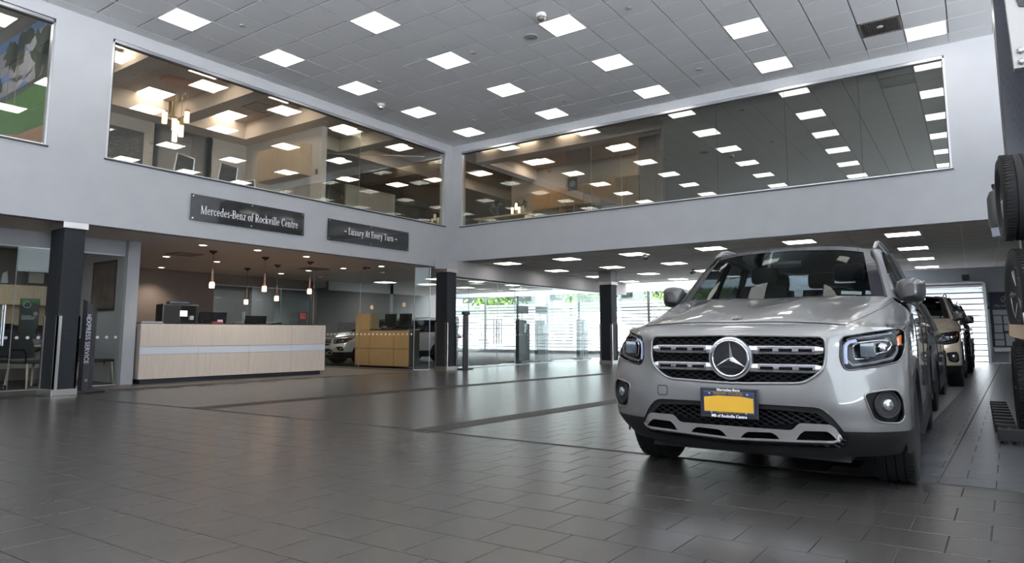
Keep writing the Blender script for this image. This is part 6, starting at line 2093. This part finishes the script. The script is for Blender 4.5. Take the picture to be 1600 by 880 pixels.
def tree(x, y, h, r_, label, seed):
    rnd = random.Random(seed)
    t_ = thing('street_tree', label, 'tree', (x, y, -.09), 0, 'street trees outside the glazing')
    part('trunk', MB().tube([(x, y, -.09), (x + .05, y, h * .4), (x, y + .1, h * .8)], [.16, .12, .06], 8), BARK, t_)
    for k in range(5):
        a = rnd.uniform(0, 6.28)
        part('branch', MB().tube([(x, y, h * .4), (x + r_ * .6 * math.cos(a), y + r_ * .6 * math.sin(a), h * rnd.uniform(.55, .85))], [.06, .02], 6), BARK, t_)
    mb = MB()
    for k in range(1300):
        u, v, w = rnd.gauss(0, .42), rnd.gauss(0, .42), rnd.gauss(0, .36)
        c = Vector((x + u * r_, y + v * r_, h * .68 + w * h * .55))
        s = rnd.uniform(.10, .2)
        a = Vector((rnd.uniform(-1, 1), rnd.uniform(-1, 1), rnd.uniform(-1, 1))).normalized() * s
        b = a.cross(Vector((rnd.uniform(-1, 1), rnd.uniform(-1, 1), rnd.uniform(-1, 1)))).normalized() * s * .6
        mb.add([c - a, c + b, c + a, c - b], [(0, 1, 2, 3)])
    part('leaves', mb, LEAF, t_, kind='stuff')


tree(34.5, 25.5, 5.5, 2.0, 'leafy street tree seen over the stripes left of the totems', 1)
tree(34, 18.6, 5.0, 1.5, 'bright green street tree between the totems and the column', 2)
tree(34, 12.2, 5.0, 2.4, 'large green street tree right of the far column', 3)
tree(34, 7.2, 6.0, 2.2, 'green street tree farthest right, behind the silver car', 4)
# ------------------------------------------------------------------ the other cars
def paint(name, col, rough=.28, metal=.7):
    return mat(name, col, rough, metal, coat=.9)


REAR_EXTRA = ('inspection', 'registration')


def more_car(loc, rot, label, pm, scale=(1, 1, 1)):
    c = copy_tree(main_car, None, {'car_paint': pm})
    c.location, c.rotation_euler, c.scale = loc, (0, 0, rot), scale
    c['label'] = label
    kill = set()
    for o in c.children_recursive:
        if o.name.startswith('number_plate'):
            kill |= {o} | set(o.children_recursive)
    for o in kill:
        bpy.data.objects.remove(o)
    return c


main_car.name = 'silver_suv'
def warp(root, f):
    """give a copied car meshes of its own, reshaped: lower and sleeker for a sedan"""
    for o in root.children_recursive:
        if o.type != 'MESH' or o.name.startswith(('wheel', 'tread', 'rim_', 'spokes', 'brake')) and 'arch' not in o.name and 'liner' not in o.name:
            continue
        ms = [(s.link, s.material) for s in o.material_slots]
        o.data = o.data.copy()
        v = np.empty(len(o.data.vertices) * 3)
        o.data.vertices.foreach_get('co', v)
        v = f(v.reshape(-1, 3))
        o.data.vertices.foreach_set('co', v.ravel())
        for s, (l_, m) in zip(o.material_slots, ms):
            s.link = l_
            s.material = m


def sedan(v):
    v = v.copy()
    z = v[:, 2]
    up = np.clip(z - .40, 0, None)
    v[:, 2] = np.where(z > .40, .40 + np.where(up < .6, up * .70, .42 + (up - .6) * .86), z)
    v[:, 0] = v[:, 0] + np.clip(z - 1.0, 0, None) * .35
    return v


c2 = more_car((8.86, 1.34, 0), R(0), 'dark blue-grey low car right behind the silver sport utility car', paint('paint_blue_grey', (.10, .11, .15)), (.93, 1, 1))
c2.name = 'blue_grey_car'
warp(c2, sedan)


def fold(v):
    v = v.copy()
    a = np.abs(v[:, 1])
    v[:, 1] = np.sign(v[:, 1]) * (.74 + (a - .80) * .4)
    return v


for o in [o for o in c2.children if o.name.startswith('wing_mirror')]:
    for q in [o] + list(o.children):
        q.data = q.data.copy()
        v = np.empty(len(q.data.vertices) * 3)
        q.data.vertices.foreach_get('co', v)
        q.data.vertices.foreach_set('co', fold(v.reshape(-1, 3)).ravel())

c3 = more_car((13.35, 1.14, 0), R(-.5), 'champagne sport utility car, third in the line', paint('paint_champagne', (.52, .43, .32), .3, .5))
c3.name = 'champagne_suv'
c4 = more_car((18.25, 1.02, 0), R(-.5), 'black sport utility car at the end of the line', paint('paint_black', (.03, .03, .034)))
c4.name = 'black_suv'


c5 = more_car((13.25, 16.2, 0), R(-14), 'pale silver sedan in the lobby, half hidden by the oak counter', paint('paint_pale_silver', (.55, .53, .50), .3, .5))
c5.name = 'pale_sedan'
warp(c5, sedan)
for x, y, r, lab, pm in ((31.0, 19.0, 96, 'parked silver car outside, behind the middle of the striped glazing', paint('paint_street_silver', (.5, .52, .56))), (31.2, 24.6, 88, 'parked blue-grey car outside, behind the left of the striped glazing', paint('paint_street_blue', (.22, .26, .34))), (30.8, 12.5, 90, 'parked white car outside, behind the far column', paint('paint_street_white', (.7, .7, .7), .3, .1))):
    c = more_car((x, y, -.09), R(r), lab, pm)
    c.name = 'parked_car'
    kill = set()
    for o in c.children_recursive:
        if any(k in o.name for k in ('mesh', 'lettering', 'sticker', 'seat', 'headrest', 'dashboard', 'steering')):
            kill |= {o} | set(o.children_recursive)
    for o in kill:
        bpy.data.objects.remove(o)
